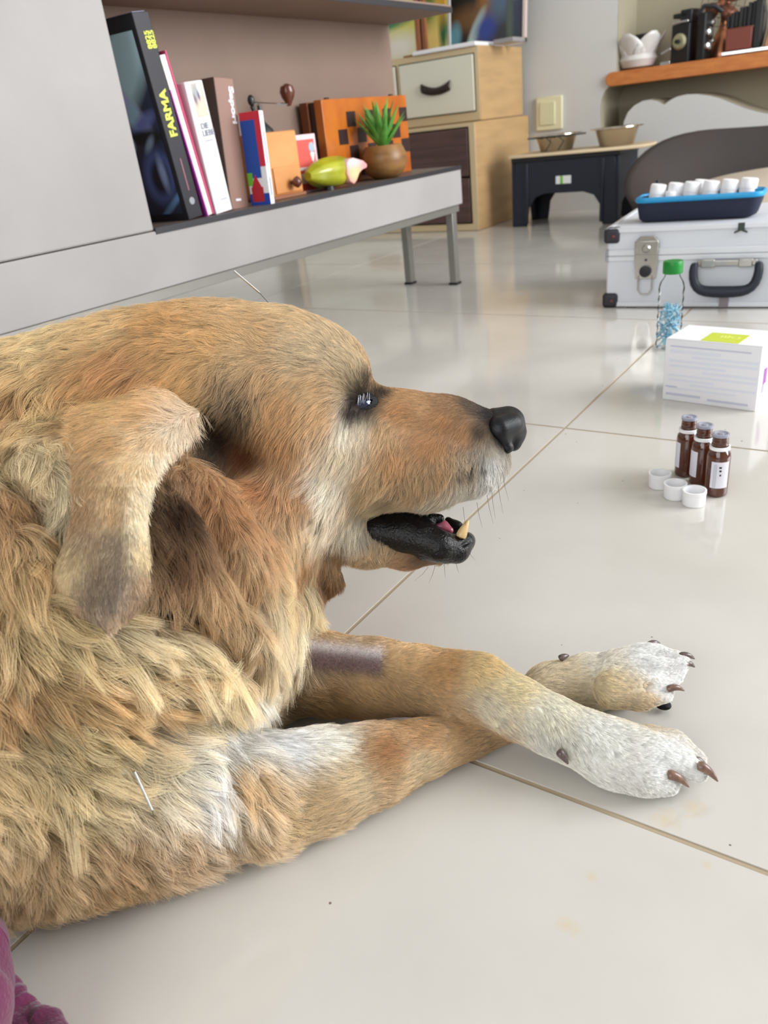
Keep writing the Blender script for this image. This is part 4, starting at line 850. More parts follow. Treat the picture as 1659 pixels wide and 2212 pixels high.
MB().box(wv-.014, wv, -.006, .012, 0, hv).obj('frame_side', M_fr2, pic, bev=.002)
MB().box(-wv, wv, -.006, .012, 0, .020).obj('frame_bottom', M_fr, pic, bev=.002)
MB().box(-wv, wv, -.006, .012, hv-.015, hv).obj('frame_top', M_fr, pic, bev=.002)
p = on_y(838, 120, 3.12); q = on_y(952, 100, 3.12)
pic2 = thing('canvas_painting', 'unframed yellow and green painted canvas behind the wooden easel', 'picture', (p[0]-.05, 3.16, CT), (math.radians(-5), 0, 0))
wq = q[0]-p[0]+.05
MB().box(-.03, wq, 0, .018, 0, .5).obj('canvas', print_mat('yellow_green_painting', (206, 200, 96), [(.30, .30, .45, .05, 8, (62, 130, 78), .5), (.3, .44, .5, .08, 5, (190, 200, 80), .6), (.3, .1, .35, .10, 0, (228, 226, 214), .6), (.75, .4, .12, .28, 0, (110, 120, 36), .5), (.85, .12, .2, .1, 0, (226, 196, 110), .6), (.97, .2, .06, .2, 0, (40, 90, 50), .5), (.4, .8, .5, .2, 0, (190, 225, 235), .5), (.95, .45, .08, .2, 0, (200, 150, 40), .5)], axes='XZ'), pic2, bev=.001)
p = on_y(906, 110, 3.04)
es = thing('table_easel', 'small brown wooden easel post with a flat foot on the chest', 'easel', (p[0]+.004, 3.06, CT))
M_ew = mat('easel_wood', (158, 98, 62), .5, vrgb=(120, 70, 44), vscale=10, stretch=(6, 6, 1))
MB().box(-.025, -.006, -.008, .008, .006, .42).obj('post', M_ew, es, bev=.001); MB().box(.004, .020, -.004, .012, .006, .42).obj('post', M_ew, es, bev=.001)
MB().box(-.004, .003, 0, .006, .006, .40).obj('post', mat('dark_easel_wood', (92, 56, 36), .5), es)
MB().box(-.075, .055, -.03, .05, 0, .008).obj('foot', M_ew, es, bev=.001)
p = on_y(1090, 88, 3.14)
tag(MB().box(p[0]-.03, p[0]+.055, 3.10, 3.20, CT, CT+.016).obj('small_tray', mat('grey_glass_dish', (150, 146, 146), .3), bev=.003), 'low grey dish at the right end of the chest top', 'dish')

# wall switch plate
a, bq = on_y(1158, 212, YW-.012), on_y(1214, 278, YW-.012)
sw = thing('light_switch', 'cream double switch plate on the white wall above the steel bowls', 'switch', ((a[0]+bq[0])/2, YW, (a[2]+bq[2])/2))
hw, hh = (bq[0]-a[0])/2, abs(a[2]-bq[2])/2
M_sw = mat('cream_switch_plastic', (226, 222, 186), .4)
MB().box(-hw, hw, -.014, 0, -hh, hh).obj('plate', M_sw, sw, bev=.003)
MB().box(-hw+.018, hw-.030, -.019, -.012, -hh+.02, hh-.02).obj('rocker', mat('pale_switch_rocker', (218, 216, 180), .35), sw, bev=.002)

# ------------------------------------------------------------------ niche shelf contents
NZ = .512; NY = YW+.075
def nx(u, v, y=NY): p = on_y(u, v, y); return p[0], p[2]
x_, z_ = nx(1380, 130); 
lb = thing('lotus_bowl', 'white lotus shaped ceramic bowl with pointed petals on the niche shelf', 'bowl', (x_-.004, NY, NZ))
M_cer = mat('white_glazed_ceramic', (212, 208, 204), .3, coat=.3)
MB().lathe([(.03, 0), (.055, .008), (.068, .03), (.062, .045), (.05, .03), (.02, .014)], 28).obj('bowl', M_cer, lb)
for k in range(6):
    a_ = 2*PI*k/6+.35; m = MB(); n = 8
    for j in range(n+1):
        t = j/n; wd = .056*math.sin(PI*min(.18+t*.80, .985))**.6; rr = .046+.050*t-.004*t*t; zz = .010+.098*t
        for i in range(5):
            s_ = (i-2)/2; b_ = a_+s_*wd/rr; m.v.append((rr*math.cos(b_)*(1-.06*s_*s_*0), rr*math.sin(b_), zz))
    m.f = [(j*5+i, j*5+i+1, (j+1)*5+i+1, (j+1)*5+i) for j in range(n) for i in range(4)]
    o = m.obj('petal', M_cer, lb); s = o.modifiers.new('s', 'SOLIDIFY'); s.thickness = .004
x_, z_ = nx(1378, 85, NY+.085)
bx = thing('small_camera', 'small black camera lying behind the lotus bowl', 'camera', (x_, NY+.112, NZ))
MB().box(-.10, .055, -.018, .018, 0, .10).box(-.02, .04, -.016, .016, .10, .128).obj('body', M_black2, bx, bev=.005); MB().lathe([(.02, 0), (.018, .018)], 20, T(0, -.016, .05) @ RX(90)).obj('lens', M_black, bx)
x_, z_ = nx(1480, 130)
tr = thing('box_camera', 'old black twin reflex camera with a silver dial and winding crank', 'camera', (x_-.002, NY-.012, NZ), (0, 0, math.radians(-14)))
MB().box(-.036, .036, -.04, .04, 0, .130).obj('body', M_black2, tr, bev=.004)
MB().box(-.040, .022, -.03, .03, .150, .166).box(-.01, .036, -.03, .03, .13, .175).obj('viewfinder_hood', M_black, tr, bev=.004)
MB().box(-.034, .030, -.042, .03, .132, .140).obj('top_plate', M_chrome, tr, bev=.002)
MB().lathe([(.027, 0), (.027, .006), (.020, .012), (.016, .012)], 28, T(0, -.04, .072) @ RX(90)).obj('dial', mat('aged_silver_dial', (176, 172, 140), .3, metal=.6), tr)
MB().lathe([(.008, 0), (.007, .018)], 14, T(0, -.05, .072) @ RX(90)).obj('lens', M_black, tr)
MB().box(-.046, -.006, -.062, -.056, .054, .062, RY(-20)).obj('crank', M_chrome, tr, bev=.001)
MB().box(-.075, -.035, -.045, .0, 0, .012).obj('base_plate', M_chrome, tr, bev=.001)
x_, z_ = nx(1514, 110, NY-.02)
fc = thing('folding_camera', 'black and chrome folding camera with lens rings between cameras', 'camera', (x_+.012, NY-.025, NZ), (0, 0, math.radians(-14)))
MB().box(-.016, .016, -.034, .034, 0, .155).obj('body', M_black2, fc, bev=.005)
for (yy, zz, r_) in [(-.012, .045, .017), (-.012, .09, .016), (.01, .12, .010), (.014, .06, .008)]:
    MB().lathe([(r_, 0), (r_, .01), (r_*.7, .014), (r_*.7, .006)], 20, T(.016, yy, zz) @ RY(90)).obj('lens_ring', M_chrome, fc)
MB().tube([(-.02, -.03, .15), (.0, -.02, .175), (.03, .0, .17), (.05, .02, .15)], .008, 8).obj('strap', M_black, fc)
# copper table fan
x_, z_ = nx(1556, 130, NY+.088)
fn_ = thing('copper_table_fan', 'small antique copper table fan with wire cage and bell shaped base', 'fan', (x_, NY+.088, NZ))
M_cu = mat('aged_copper', (176, 116, 84), .28, metal=.85); M_cug = mat('copper_blade', (150, 96, 76), .4, metal=.5)
MB().lathe([(.050, 0), (.052, .012), (.048, .03), (.038, .06), (.024, .085), (.014, .11), (.010, .135)], 32).obj('base', M_cu, fn_)
fc_z = .185
MB().lathe([(.020, -.03), (.024, -.01), (.022, .02), (.010, .03)], 24, T(0, 0, fc_z) @ RX(90)).obj('motor', M_cu, fn_)
cg = MB()
for k in range(18):
    a_ = 2*PI*k/18; cg.tube([(.012*math.cos(a_), -.052, fc_z+.012*math.sin(a_)), (.05*math.cos(a_), -.050, fc_z+.05*math.sin(a_)), (.078*math.cos(a_), -.03, fc_z+.078*math.sin(a_))], .0009, 5)
for rr, yy in ((.078, -.03), (.05, -.05), (.012, -.052)): cg.tube([(rr*math.cos(t), yy, fc_z+rr*math.sin(t)) for t in np.linspace(0, 2*PI, 40)[:-1]], .0012, 5, closed=True)
cg.obj('wire_cage', mat('dark_wire', (70, 60, 55), .4, metal=.6), fn_)
for k in range(4):
    a_ = 2*PI*k/4+.5; m = MB(); m.v = [(r_*math.cos(a_+s_*w_), -.032+.008*s_, fc_z+r_*math.sin(a_+s_*w_)) for r_, w_ in ((.012, .5), (.04, .62), (.066, .5)) for s_ in (-1, 0, 1)]
    m.f = [(j*3+i, j*3+i+1, (j+1)*3+i+1, (j+1)*3+i) for j in range(2) for i in range(2)]
    o = m.obj('blade', M_cug, fn_); s = o.modifiers.new('s', 'SOLIDIFY'); s.thickness = .0015
# bellows camera on plate
x_, z_ = nx(1600, 90, NY-.012)
bc = thing('bellows_camera', 'antique black bellows camera with a red brown case front at the niche right', 'camera', (x_, NY-.012, NZ), (0, 0, math.radians(4)))
MB().box(-.058, .12, -.05, .04, .004, .016).obj('base_plate', M_chrome, bc, bev=.002)
MB().box(-.055, .10, -.045, .035, 0, .005).obj('foot', M_black, bc)
MB().box(-.046, .042, -.055, -.012, .016, .088).obj('leather_panel', mat('red_brown_leather', (112, 50, 36), .45), bc, bev=.003)
m = MB()
for k in range(7):
    s_ = .0+.004*(k % 2); x = -.05+.014*k; m.box(x, x+.011, -.035-s_, .03+s_, .092-s_, .128+.006*k+s_)
m.obj('bellows', M_black2, bc, bev=.001)
MB().box(.045, .070, -.045, .035, .016, .178).obj('back_standard', M_black2, bc, bev=.004)
MB().tube([(.070, -.03, .16), (.082, -.034, .12), (.082, -.034, .07), (.074, -.03, .02)], .007, 8, flat=.5).obj('strap', M_black, bc)
MB().tube([(.112, -.03, .155), (.106, -.035, .11), (.098, -.04, .06), (.090, -.045, .016)], .008, 8).obj('wooden_handle', mat('turned_beech', (150, 112, 80), .5), bc)
x_, z_ = nx(1654, 85); 
oc = thing('compact_camera', 'black camera at the far right of the niche shelf', 'camera', (x_+.085, NY+.0, NZ))
MB().box(-.045, .05, -.03, .03, 0, .10).obj('body', M_black2, oc, bev=.005); MB().lathe([(.025, 0), (.022, .03)], 24, T(.0, -.03, .05) @ RX(90)).obj('lens', M_black, oc)

lb.scale = (1.12, 1.12, 1.12)
# ------------------------------------------------------------------ black step stool with two steel bowls
SY = 3.10
a, bq = on_y(1118, 332, SY-.1), on_y(1336, 320, SY-.1)
sx0, sx1 = on_y(1113, 470, SY-.1)[0], on_y(1335, 468, SY-.1)[0]
st = thing('step_stool', 'black plastic step stool with arched legs carrying a pale board', 'stool', ((sx0+sx1)/2, SY, 0), (0, 0, 0))
hx = (sx1-sx0)/2; SH = .250; tx = hx-.012
m = MB(); arch = [(-hx, 0), (-hx+.055, 0), (-hx+.065, .07), (-hx+.09, .105), (-hx+.13, .118), (hx-.13, .118), (hx-.09, .105), (hx-.065, .07), (hx-.055, 0), (hx, 0), (tx, SH-.012), (-tx, SH-.012)]
m.prism(arch, -.115, -.103, 'xz'); m.prism(arch, .103, .115, 'xz')
arch2 = [(-.115, 0), (-.075, 0), (-.06, .07), (0, .10), (.06, .07), (.075, 0), (.115, 0), (.112, SH-.012), (-.112, SH-.012)]
for s_ in (-1, 1): m.prism(arch2, s_*hx-.006 if s_ < 0 else s_*hx-.010, s_*hx+.010 if s_ < 0 else s_*hx+.002, 'yz')
m.obj('leg_frame', M_navy, st, bev=.003)
for s_ in (-.72, .72): MB().box(s_*hx-.007, s_*hx+.007, -.121, -.114, .01, SH-.02).obj('rib', M_navy, st, bev=.003)
MB().box(-hx-.004, hx+.004, -.12, .12, SH-.016, SH).obj('top', M_black, st, bev=.004)
MB().box(-.030, .030, -.1165, -.1150, .150, .178).obj('sticker', M_white, st, bev=.0005)
MB().box(-.012, -.002, -.1172, -.1160, .150, .178).obj('sticker_print', mat('lime_print', (120, 190, 60), .5), st)
bd = MB().prism([(x, y) for x, y in [(-hx-.012, -.125), (hx+.03, -.13), (hx+.085, -.10), (hx+.10, -.03), (hx+.085, .06), (hx+.03, .11), (-hx-.005, .115)]], 0, .011, 'xy').obj('serving_board', mat('pale_birch', (222, 200, 164), .5), loc=((sx0+sx1)/2, SY, SH), bev=.003)
tag(bd, 'thin pale wooden board laid across the black step stool', 'board')
M_ss = mat('stainless_steel', (196, 186, 172), .14, metal=1.0)
def bowl(u, v, r_, h_, lab):
    p = on_y(u, v, SY-.02); b_ = thing('steel_bowl', lab, 'bowl', (p[0], p[1], SH+.011))
    MB().lathe([(r_*.70, 0), (r_*.74, .003), (r_*.94, h_*.92), (r_*1.0, h_), (r_*1.16, h_+.001), (r_*1.17, h_-.002), (r_*1.0, h_-.004), (r_*.92, h_*.9), (r_*.72, .006), (.002, .005)], 44).obj('basin', M_ss, b_)
    return b_
bw = bowl(1202, 304, .082, .058, 'dented looking stainless steel dog bowl on the left of the board')
for k in range(2): MB().tube([(-.03+.05*k, -.075, .048), (-.01+.05*k, -.090, .055), (.015+.05*k, -.092, .035), (-.01+.05*k, -.086, .005)], .0022, 6).obj('wire_holder', M_iron, bw)
MB().tube([(-.115, .0, .052), (-.09, -.06, .052), (0, -.086, .052), (.09, -.06, .052), (.115, 0, .052)], .003, 6).obj('wire_rim', M_iron, bw)
bowl(1332, 302, .082, .062, 'stainless steel dog bowl with flared rim on the right of the board')

# ------------------------------------------------------------------ dark oval dog bed
DX, DY = -.17, 2.78
bd = thing('dog_bed', 'large dark brown oval dog basket with a high curved back and beige cushion', 'dog bed', (DX, DY, 0))
n = 72; rx, ry = .66, .36; outerp = []; 
def rim(t):   # t angle: 0 = +x
    s_ = math.sin(t); c_ = math.cos(t)
    back = max(0.0, s_)
    g_ = min(1, max(0, (s_+.55)/1.3)); g_ = g_*g_*(3-2*g_); return .09+.188*g_+.03*max(0, -c_)**3
m = MB()
for k in range(n):
    t = 2*PI*k/n; c_, s_ = math.cos(t), math.sin(t); hr = rim(t)
    for (f, z) in ((.90, 0.0), (.97, hr*.5), (1.03, hr-.006), (1.02, hr), (1.0, hr), (.985, hr-.006), (.93, hr*.5), (.86, .02)):
        m.v.append((rx*f*c_, ry*f*s_, z))
m.f = [(k*8+j, ((k+1) % n)*8+j, ((k+1) % n)*8+(j+1), k*8+j+1) for k in range(n) for j in range(7)]+[tuple(k*8 for k in range(n)), tuple(k*8+7 for k in range(n))[::-1]]
m.obj('basket', mat('dark_brown_plastic', (44, 40, 39), .7, vrgb=(56, 44, 38), vscale=3), bd)
cu = MB(); gu, gv = 40, 12
for j in range(gv+1):
    r_ = j/gv
    for i in range(gu):
        t = 2*PI*i/gu; x, y = rx*.88*r_*math.cos(t), ry*.88*r_*math.sin(t)
        z = .10+.055*(1-r_**4)+.012*math.sin(9*x+3)*math.cos(11*y)+(.05*max(0, y/ry) if r_ < .99 else 0)
        cu.v.append((x, y, max(.03, z-.06*(r_ > .97))))
cu.f = [(j*gu+i, j*gu+(i+1) % gu, (j+1)*gu+(i+1) % gu, (j+1)*gu+i) for j in range(gv) for i in range(gu)]
cu.obj('cushion', mat('beige_fleece', (196, 182, 164), .9, bump=.5, bscale=60), bd)

# ------------------------------------------------------------------ aluminium case lying flat
ang = math.radians(5.5)
cs_ = thing('aluminium_case', 'white and silver tool case lying flat with black corners and a dark handle', 'case', (-.554, 1.676, 0), (0, 0, ang))
CW, CD, CH = .46, .33, .166
M_al = mat('matt_silver_panel', (216, 220, 227), .4); M_alf = mat('aluminium_edge', (222, 225, 230), .35, metal=.2)
MB().box(.004, CW-.004, .004, CD-.004, .004, .108).obj('body', M_al, cs_, bev=.004)
MB().box(.004, CW-.004, .004, CD-.004, .1092, CH-.002).obj('lid', M_al, cs_, bev=.004)
fr = MB()
for z0, z1 in ((.098, .1085), (.109, .122)): fr.box(.001, CW-.001, .001, .010, z0, z1).box(.001, .010, .001, CD, z0, z1)
fr.obj('edge_profile', M_alf, cs_, bev=.0015)
MB().box(.001, CW, .0005, .008, .0025, .012).obj('edge_profile', M_alf, cs_, bev=.001)
MB().box(.0, CW, .0005, .010, CH-.010, CH).box(0, .010, .0005, CD, CH-.010, CH).obj('edge_profile', M_alf, cs_, bev=.001)
for (x, z) in ((0, 0), (0, CH-.031), (CW-.03, 0), (CW-.03, CH-.031)):
    c = MB().box(x-.003, x+.030, -.003, .030, z, z+.031).obj('corner_guard', mat('dark_corner_plastic', (42, 40, 48), .45), cs_, bev=.007, seg=3)
    MB().lathe([(.003, 0), (.002, .001)], 10, T(x+.018, -.003, z+.015) @ RX(90)).obj('rivet', mat('rivet_red_brown', (120, 60, 52), .4), c)
M_lat = mat('nickel_latch', (190, 188, 182), .22, metal=.9)
for lx in (.087, .385):
    l_ = MB().prism([(lx-.024, .100), (lx-.023, .138), (lx-.014, .148), (lx+.014, .148), (lx+.023, .138), (lx+.024, .100), (lx+.020, .062), (lx-.020, .062)], -.004, .001, 'xz').obj('latch', M_lat, cs_, bev=.001)
    MB().box(lx-.024, lx+.024, -.0075, -.003, .112, .140).obj('latch_cover', M_lat, l_, bev=.003)
    MB().lathe([(.009, 0), (.006, .004)], 16, T(lx, -.007, .124) @ RX(90)).obj('rivet', M_lat, l_)
    MB().lathe([(.012, 0), (.012, .005), (.007, .006)], 20, T(lx, -.004, .078) @ RX(90)).obj('lock', M_black, l_)
    MB().lathe([(.0025, 0), (.0025, .002)], 10, T(lx, -.004, .101) @ RX(90)).obj('lock', M_black, l_)
    MB().tube([(lx-.014, -.004, .070), (lx-.014, -.006, .040), (lx-.008, -.006, .031), (lx+.008, -.006, .031), (lx+.014, -.006, .040), (lx+.014, -.004, .070)], .0018, 6).obj('latch_loop', M_lat, l_)
hx0, hx1 = .176, .312
MB().tube([(hx0+.010, -.012, .096), (hx0+.006, -.016, .080), (hx0+.010, -.018, .052), (hx0+.024, -.019, .040), (hx0+.045, -.019, .037), (hx1-.045, -.019, .037), (hx1-.024, -.019, .040), (hx1-.010, -.018, .052), (hx1-.006, -.016, .080), (hx1-.010, -.012, .096)], [.008, .009, .010, .011, .0122, .0122, .011, .010, .009, .008], 12).obj('handle', M_navy, cs_, sub=1)
MB().box(hx0+.012, hx1-.012, -.010, -.002, .086, .098).obj('handle_mount', M_lat, cs_, bev=.002)
for x in (hx0+.020, hx1-.046): MB().box(x, x+.026, -.013, -.004, .084, .100).obj('handle_mount', M_lat, cs_, bev=.002)
MB().box(.236, .254, -.002, .002, .002, .034).obj('seam_clip', mat('grey_strap', (140, 135, 140), .5), cs_)
MB().box(.258, .270, -.0015, .004, .152, .166).prism([(.252, .150), (.264, .156), (.276, .150), (.276, .147), (.264, .152), (.252, .147)], -.003, .001, 'xz').obj('hinge_clip', M_iron, cs_)
MB().box(.05, .07, .001, .008, 0, .005).box(.38, .40, .001, .008, 0, .005).obj('foot', M_black, cs_)

# zip organiser on the case with white-capped bottles
zt = thing('bottle_organiser', 'dark blue padded organiser tray with bright blue zip edge on the case', 'organiser', (-.513, 1.748, CH), (0, 0, math.radians(5)))
def rrect(x0, x1, y0, y1, r_, k=6):
    o = []
    for (cx0, cy0, a0) in ((x1-r_, y1-r_, 0), (x0+r_, y1-r_, 90), (x0+r_, y0+r_, 180), (x1-r_, y0+r_, 270)):
        for i in range(k+1): a_ = math.radians(a0+90*i/k); o.append((cx0+r_*math.cos(a_), cy0+r_*math.sin(a_)))
    return o
OWd, OD, OH = .243, .085, .046
m = MB(); rings = [(.010, 0, .016), (.004, .006, .018), (0, .030, .020), (0, OH, .020), (.005, OH, .018), (.006, .018, .016)]
rr_ = [rrect(i_, OWd-i_*1.8, i_, OD-i_, r_) for i_, z, r_ in rings]; n = len(rr_[0])
for (i_, z, r_), q in zip(rings, rr_): m.v += [(x, y, z) for x, y in q]
m.f = [(j*n+i, j*n+(i+1) % n, (j+1)*n+(i+1) % n, (j+1)*n+i) for j in range(len(rings)-1) for i in range(n)]+[tuple(range(n))[::-1], tuple(5*n+i for i in range(n))]
m.obj('padded_shell', mat('dark_navy_fabric', (34, 38, 58), .8, bump=.3, bscale=400), zt)
MB().tube([(x, y, OH-.002) for x, y in rrect(-.001, OWd+.001, -.001, OD+.001, .021)], .0042, 8, closed=True, flat=1.3).obj('zip_edge', mat('cyan_blue_trim', (36, 150, 205), .4), zt)
MB().box(.008, OWd-.008, .008, OD-.008, .018, .024).obj('foam_insert', M_black, zt)
MB().box(OWd-.018, OWd-.004, .030, .036, OH-.002, OH+.006).obj('zip_pull', mat('cyan_blue_trim', (36, 150, 205), .4), zt)
M_amb = bpy.data.materials.new('amber_glass'); M_amb.use_nodes = True; b = M_amb.node_tree.nodes['Principled BSDF']
b.inputs['Base Color'].default_value = lin((88, 42, 22)); b.inputs['Roughness'].default_value = .06; b.inputs['Coat Weight'].default_value = .6; b.inputs['Transmission Weight'].default_value = .25
M_cap = mat('white_cap_plastic', (240, 240, 242), .35)
def ovial():
    r = thing('vial', 'x', 'bottle', group='white capped vials in the organiser')
    MB().lathe([(.0105, 0), (.0118, .002), (.0118, .026), (.0075, .031), (.0065, .036)], 20).obj('bottle', M_amb, r)
    MB().lathe([(.0117, .0305), (.0118, .0345), (.0112, .0348), (.0112, .036), (.0118, .0363), (.0116, .048), (.0105, .0495), (.001, .0498)], 24).obj('cap', M_cap, r)
    return r
v0 = ovial(); names = ['leftmost', 'second from left', 'third from left, slightly lower and nearer', 'fourth from left', 'fourth from left, behind', 'fifth from left', 'sixth from left', 'rightmost']
specs = [(.031, .030, 8, 'leftmost white capped vial standing in the blue organiser'), (.065, .036, 9, 'second tall white capped vial from the left in the organiser row'),
         (.060, .024, 8, 'low tilted white capped vial in front of the organiser row'), (.0985, .034, 8, 'third tall white capped vial from the left in the organiser row'),
         (.112, .066, 9, 'white capped vial half hidden behind the middle of the organiser row'), (.136, .032, 8, 'fourth tall white capped vial from the left in the organiser row'),
         (.171, .034, 8, 'fifth tall white capped vial from the left in the organiser row'), (.207, .038, 7, 'rightmost white capped vial beside the organiser zip corner')]
for k, (x, y, lean, lab) in enumerate(specs):
    o = v0 if k == 0 else copy_tree(v0); o['label'] = lab
    M_ = zt.matrix_basis; dz = .002
    pw = Matrix.Translation(zt.location) @ Matrix.Rotation(math.radians(5), 4, 'Z') @ Vector((x, y, dz))
    o.location = pw; o.rotation_euler = (0, math.radians(lean), math.radians(5)); 
    o.scale = (1.42, 1.42, 1.42) if k != 2 else (1.0, 1.0, 1.12)
p = on_y(1421, 400, 1.86)
tag(MB().tube([(p[0], 1.86, CH), (p[0], 1.86, CH+.05), (p[0]-.001, 1.86, p[2]+.006)], .0016, 6).ell((p[0]-.001, 1.86, p[2]+.006), (.004, .004, .005)).obj('thin_stick', M_black), 'thin black stick standing upright behind the organiser', 'stick')

# ------------------------------------------------------------------ clear bottle with green cap
p = on_z(1440, 752)
gb_ = thing('plastic_bottle', 'clear ribbed plastic bottle with green cap and blue wrappers inside', 'bottle', (p[0]+.002, p[1], 0))
M_pet = bpy.data.materials.new('clear_plastic'); M_pet.use_nodes = True; nt = M_pet.node_tree; nt.nodes.clear()
o_ = nt.nodes.new('ShaderNodeOutputMaterial'); g_ = nt.nodes.new('ShaderNodeBsdfGlossy'); g_.inputs['Roughness'].default_value = .08; t_ = nt.nodes.new('ShaderNodeBsdfTransparent'); t_.inputs[0].default_value = (.985, .99, .99, 1)
l_ = nt.nodes.new('ShaderNodeLayerWeight'); l_.inputs[0].default_value = .09; x_ = nt.nodes.new('ShaderNodeMixShader'); nt.links.new(l_.outputs['Fresnel'], x_.inputs[0]); nt.links.new(t_.outputs[0], x_.inputs[1]); nt.links.new(g_.outputs[0], x_.inputs[2]); nt.links.new(x_.outputs[0], o_.inputs[0])
R_ = .0215
prof = [(.012, 0), (.0195, .002), (R_, .008)]+[(R_-.0016*(k % 2), .012+.0075*k) for k in range(12)]+[(R_, .105), (.0195, .115), (.014, .124), (.0125, .127), (.0125, .133)]
MB().lathe(prof, 36).obj('bottle', M_pet, gb_)
MB().lathe([(.0158, .131), (.0165, .132), (.0165, .149), (.0155, .1515), (.001, .152)], 40).obj('cap', mat('green_cap', (22, 130, 48), .4), gb_)
cn = MB()
for k in range(110):
    a_ = rng.uniform(0, 2*PI); r_ = .017*math.sqrt(rng.uniform()); z = .010+.062*rng.uniform()**1.1
    d = Vector((rng.uniform(-1, 1), rng.uniform(-1, 1), rng.uniform(-1, 1.6))).normalized()*.008; c = Vector((r_*math.cos(a_), r_*math.sin(a_), z))
    cn.tube([c-d, c+d*.2+Vector((.002, 0, 0)), c+d], .0022, 5, flat=.4)
cn = cn.obj('blue_wrappers', mat('light_blue_foil', (96, 165, 195), .35, vrgb=(190, 225, 238), vscale=120), gb_); cn['kind'] = 'stuff'

# ------------------------------------------------------------------ white medicine box
p0, p1 = on_z(1430, 862), on_z(1631, 890); dirx = Vector((p1[0]-p0[0], p1[1]-p0[1], 0)); BWd = dirx.length; a_ = math.atan2(dirx.y, dirx.x)
mb_ = thing('medicine_box', 'white cardboard box with lime green label on top and grey small print', 'box', (p0[0], p0[1], 0), (0, 0, a_))
BH, BD = .0915, .078
MB().box(0, BWd, 0, BD, 0, BH).obj('carton', M_paper, mb_, bev=.001)
MB().box(.002, BWd+.001, -.001, BD, BH, BH+.001).obj('flap', M_paper, mb_)
MB().box(BWd*.37, BWd*.76, .001, .046, BH+.001, BH+.0014).obj('top_label', mat('lime_label', (196, 208, 66), .5), mb_)
text('label_letters', 'BIO', .017, mat('pale_lime_print', (222, 228, 130), .5), mb_, (BWd*.50, .022, BH+.0015), (0, 0, 0), ext=.0002)
M_lg = mat('grey_lilac_print', (200, 203, 221), .6); M_lp = mat('pale_lilac_patch', (226, 229, 240), .6)
for k, (x0, x1, z0, z1) in enumerate([(.06, .90, .0805, .0825), (.06, .60, .072, .0765), (.30, .98, .0655, .0690), (.06, .98, .0585, .0620), (.06, .66, .0515, .0550), (.42, .98, .0445, .0480), (.06, .98, .0375, .0405), (.06, .55, .0310, .0340), (.30, .98, .0250, .0280), (.06, .78, .0185, .0210), (.03, .16, .0205, .0225), (.04, .42, .0085, .0120), (.50, .92, .0065, .0095)]):
    MB().box(BWd*x0, BWd*x1, -.0006, .0, z0, z1).obj('print_line', M_lg if k in (0, 11, 12, 10) else M_lp, mb_)
MB().box(BWd+.0001, BWd+.0006, .018, .030, .034, .056).obj('side_print', mat('violet_print', (160, 96, 170), .5), mb_, bev=.0)
MB().box(BWd+.0001, BWd+.0006, .016, .024, .022, .034).obj('side_print', mat('grey_violet_print', (180, 170, 195), .5), mb_)
MB().box(BWd+.0001, BWd+.0006, .014, .050, .074, .082).obj('side_print', M_lp, mb_)

# ------------------------------------------------------------------ three amber bottles and three caps
def amber():
    r = thing('amber_bottle', 'x', 'bottle', group='open amber dropper bottles')
    MB().lathe([(.0105, 0), (.0122, .0018), (.0125, .004), (.0125, .046), (.0118, .0505), (.0085, .0545), (.0078, .056), (.0078, .059), (.0088, .0595), (.0088, .061), (.0082, .0615), (.0086, .063), (.0086, .0645), (.0082, .0655), (.0084, .0670), (.0080, .0695)], 36).obj('bottle', M_amb, r)
    MB().lathe([(.0092, .0545), (.0108, .0548), (.0108, .0582), (.0090, .0585)], 36, cap=False).obj('ring', M_cap, r)
    MB().lathe([(.0080, .069), (.0090, .0695), (.0088, .0722), (.0070, .0726), (.0058, .0716), (.003, .0716), (.0026, .0725), (.001, .0726)], 32).obj('dropper_insert', mat('frosted_insert', (176, 178, 194), .2, trans=.3), r)
    m = MB(); n = 12
    for z in (.012, .043):
        for i in range(n+1): a_ = math.radians(-45+90*i/n); m.v.append((.01262*math.cos(a_), .01262*math.sin(a_), z))
    m.f = [(i, i+1, n+1+i+1, n+1+i) for i in range(n)]
    m.obj('paper_label', mat('white_label', (222, 220, 230), .6), r)
    return r
A0 = amber(); cams = [((1480, 1024), 'farthest of the three open amber bottles, label edge showing at its left', 200), ((1512, 1044), 'middle open amber bottle, narrow strip of label showing', 212), ((1545, 1066), 'nearest open amber bottle with its white label facing forward', 293)]
for k, (uv, lab, az) in enumerate(cams):
    o = A0 if k == 0 else copy_tree(A0); o['label'] = lab; p = on_z(*uv); o.location = (p[0], p[1], 0); o.rotation_euler = (0, 0, math.radians(az))
    o.scale = (.985, .985, 1.0)
    if k == 2:
        lb_ = [c for c in o.children if c.name.startswith('paper_label')][0]
        for j, zz in enumerate((.037, .033, .028)):
            t_ = MB().box(.0127, .0129, -.0015+.0005*j, .0012, zz-.0012, zz+.0008).obj('label_print', M_black, o)
        MB().box(.0124, .0129, -.007, -.004, .013, .040).obj('label_band', mat('grey_label_band', (186, 188, 196), .6), o)
def cap():
    m = MB().lathe([(.0112, 0), (.0120, .0008), (.0122, .0130), (.0126, .0134), (.0126, .0172), (.0108, .0172), (.0104, .012), (.0100, .003), (.001, .003)], 44)
    return m.obj('screw_cap', M_cap)
c0 = cap()
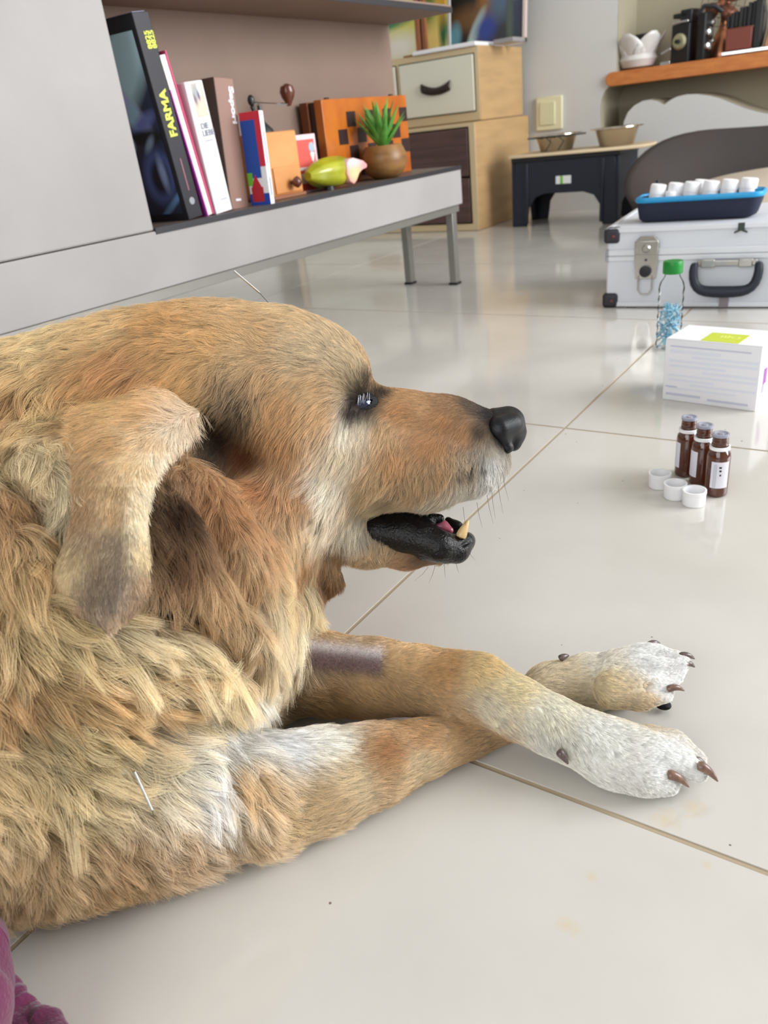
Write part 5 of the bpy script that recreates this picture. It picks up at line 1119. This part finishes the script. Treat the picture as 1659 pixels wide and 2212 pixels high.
for k, (uv, lab) in enumerate([((1424, 1050), 'farthest white screw cap lying open side up beside the amber bottles'), ((1457, 1073), 'middle white screw cap of the three on the floor'), ((1498, 1088), 'nearest white screw cap in front of the amber bottles')]):
    o = c0 if k == 0 else c0.copy()
    if k: COL.objects.link(o)
    p = on_z(*uv); o.location = (p[0], p[1], 0); tag(o, lab, 'bottle cap', 'white bottle caps on the floor')

# ------------------------------------------------------------------ magenta garment in the near corner
M_mag = mat('magenta_cloth', (100, 17, 68), .75, vary=.15, vscale=20, bump=.5, bscale=500, sheen=.4)
gm = thing('magenta_trousers', 'crumpled magenta trouser leg of a seated person at the near corner beside the dog', 'clothing', (-.36, -.05, 0))
base = Vector((-.36, -.05, 0))
def fold(name, pts, rad, flat=.75, wob=.10, n=26, m_=40, sd=1):
    P = [Vector(p)-base for p in pts]; q = MB(); ks = np.linspace(0, len(P)-1.001, m_); PP = []; RR = []
    for k in ks:
        i = int(k); t = k-i; t2 = t*t*(3-2*t); PP.append(P[i].lerp(P[min(i+1, len(P)-1)], t2)); RR.append(rad[i]*(1-t2)+rad[min(i+1, len(P)-1)]*t2)
    q.tube(PP, RR, n, flat=flat, up=(0.3, .2, 1)); r_ = np.random.default_rng(sd); ph = r_.uniform(0, 6, 6)
    for i in range(len(q.v)):
        j, a_ = divmod(i, n); a_ = 2*PI*a_/n; c = PP[j]; w_ = 1+wob*(math.sin(2*a_+j*.35+ph[0])+.8*math.sin(3*a_-j*.55+ph[1])+.7*math.sin(j*.8+a_+ph[2]))
        v = c+(Vector(q.v[i])-c)*w_; q.v[i] = (v.x, v.y, max(.001, v.z))
    q.obj(name, M_mag, gm, sub=1, angle=180)
L_ = [on_z(-105, 2010, .040), on_z(-135, 2090, .046), on_z(-150, 2190, .048), on_z(-190, 2330, .05), np.array([-.36, -.10, .05]), np.array([-.33, -.24, .06])]
fold('trouser_leg', L_, [.022, .034, .036, .040, .044, .046], 1.0, .07, sd=4)
fold('hem_fold', [on_z(-40, 2150, .012), on_z(8, 2150, .014), on_z(34, 2180, .012), on_z(58, 2240, .012)], [.008, .0105, .009, .009], .8, .10, n=16, sd=7)
fold('hem_fold', [on_z(20, 2235, .008), on_z(58, 2212, .011), on_z(88, 2212, .012), on_z(112, 2262, .012), on_z(120, 2330, .010)], [.006, .010, .0095, .011, .008], .8, .10, n=16, sd=9)
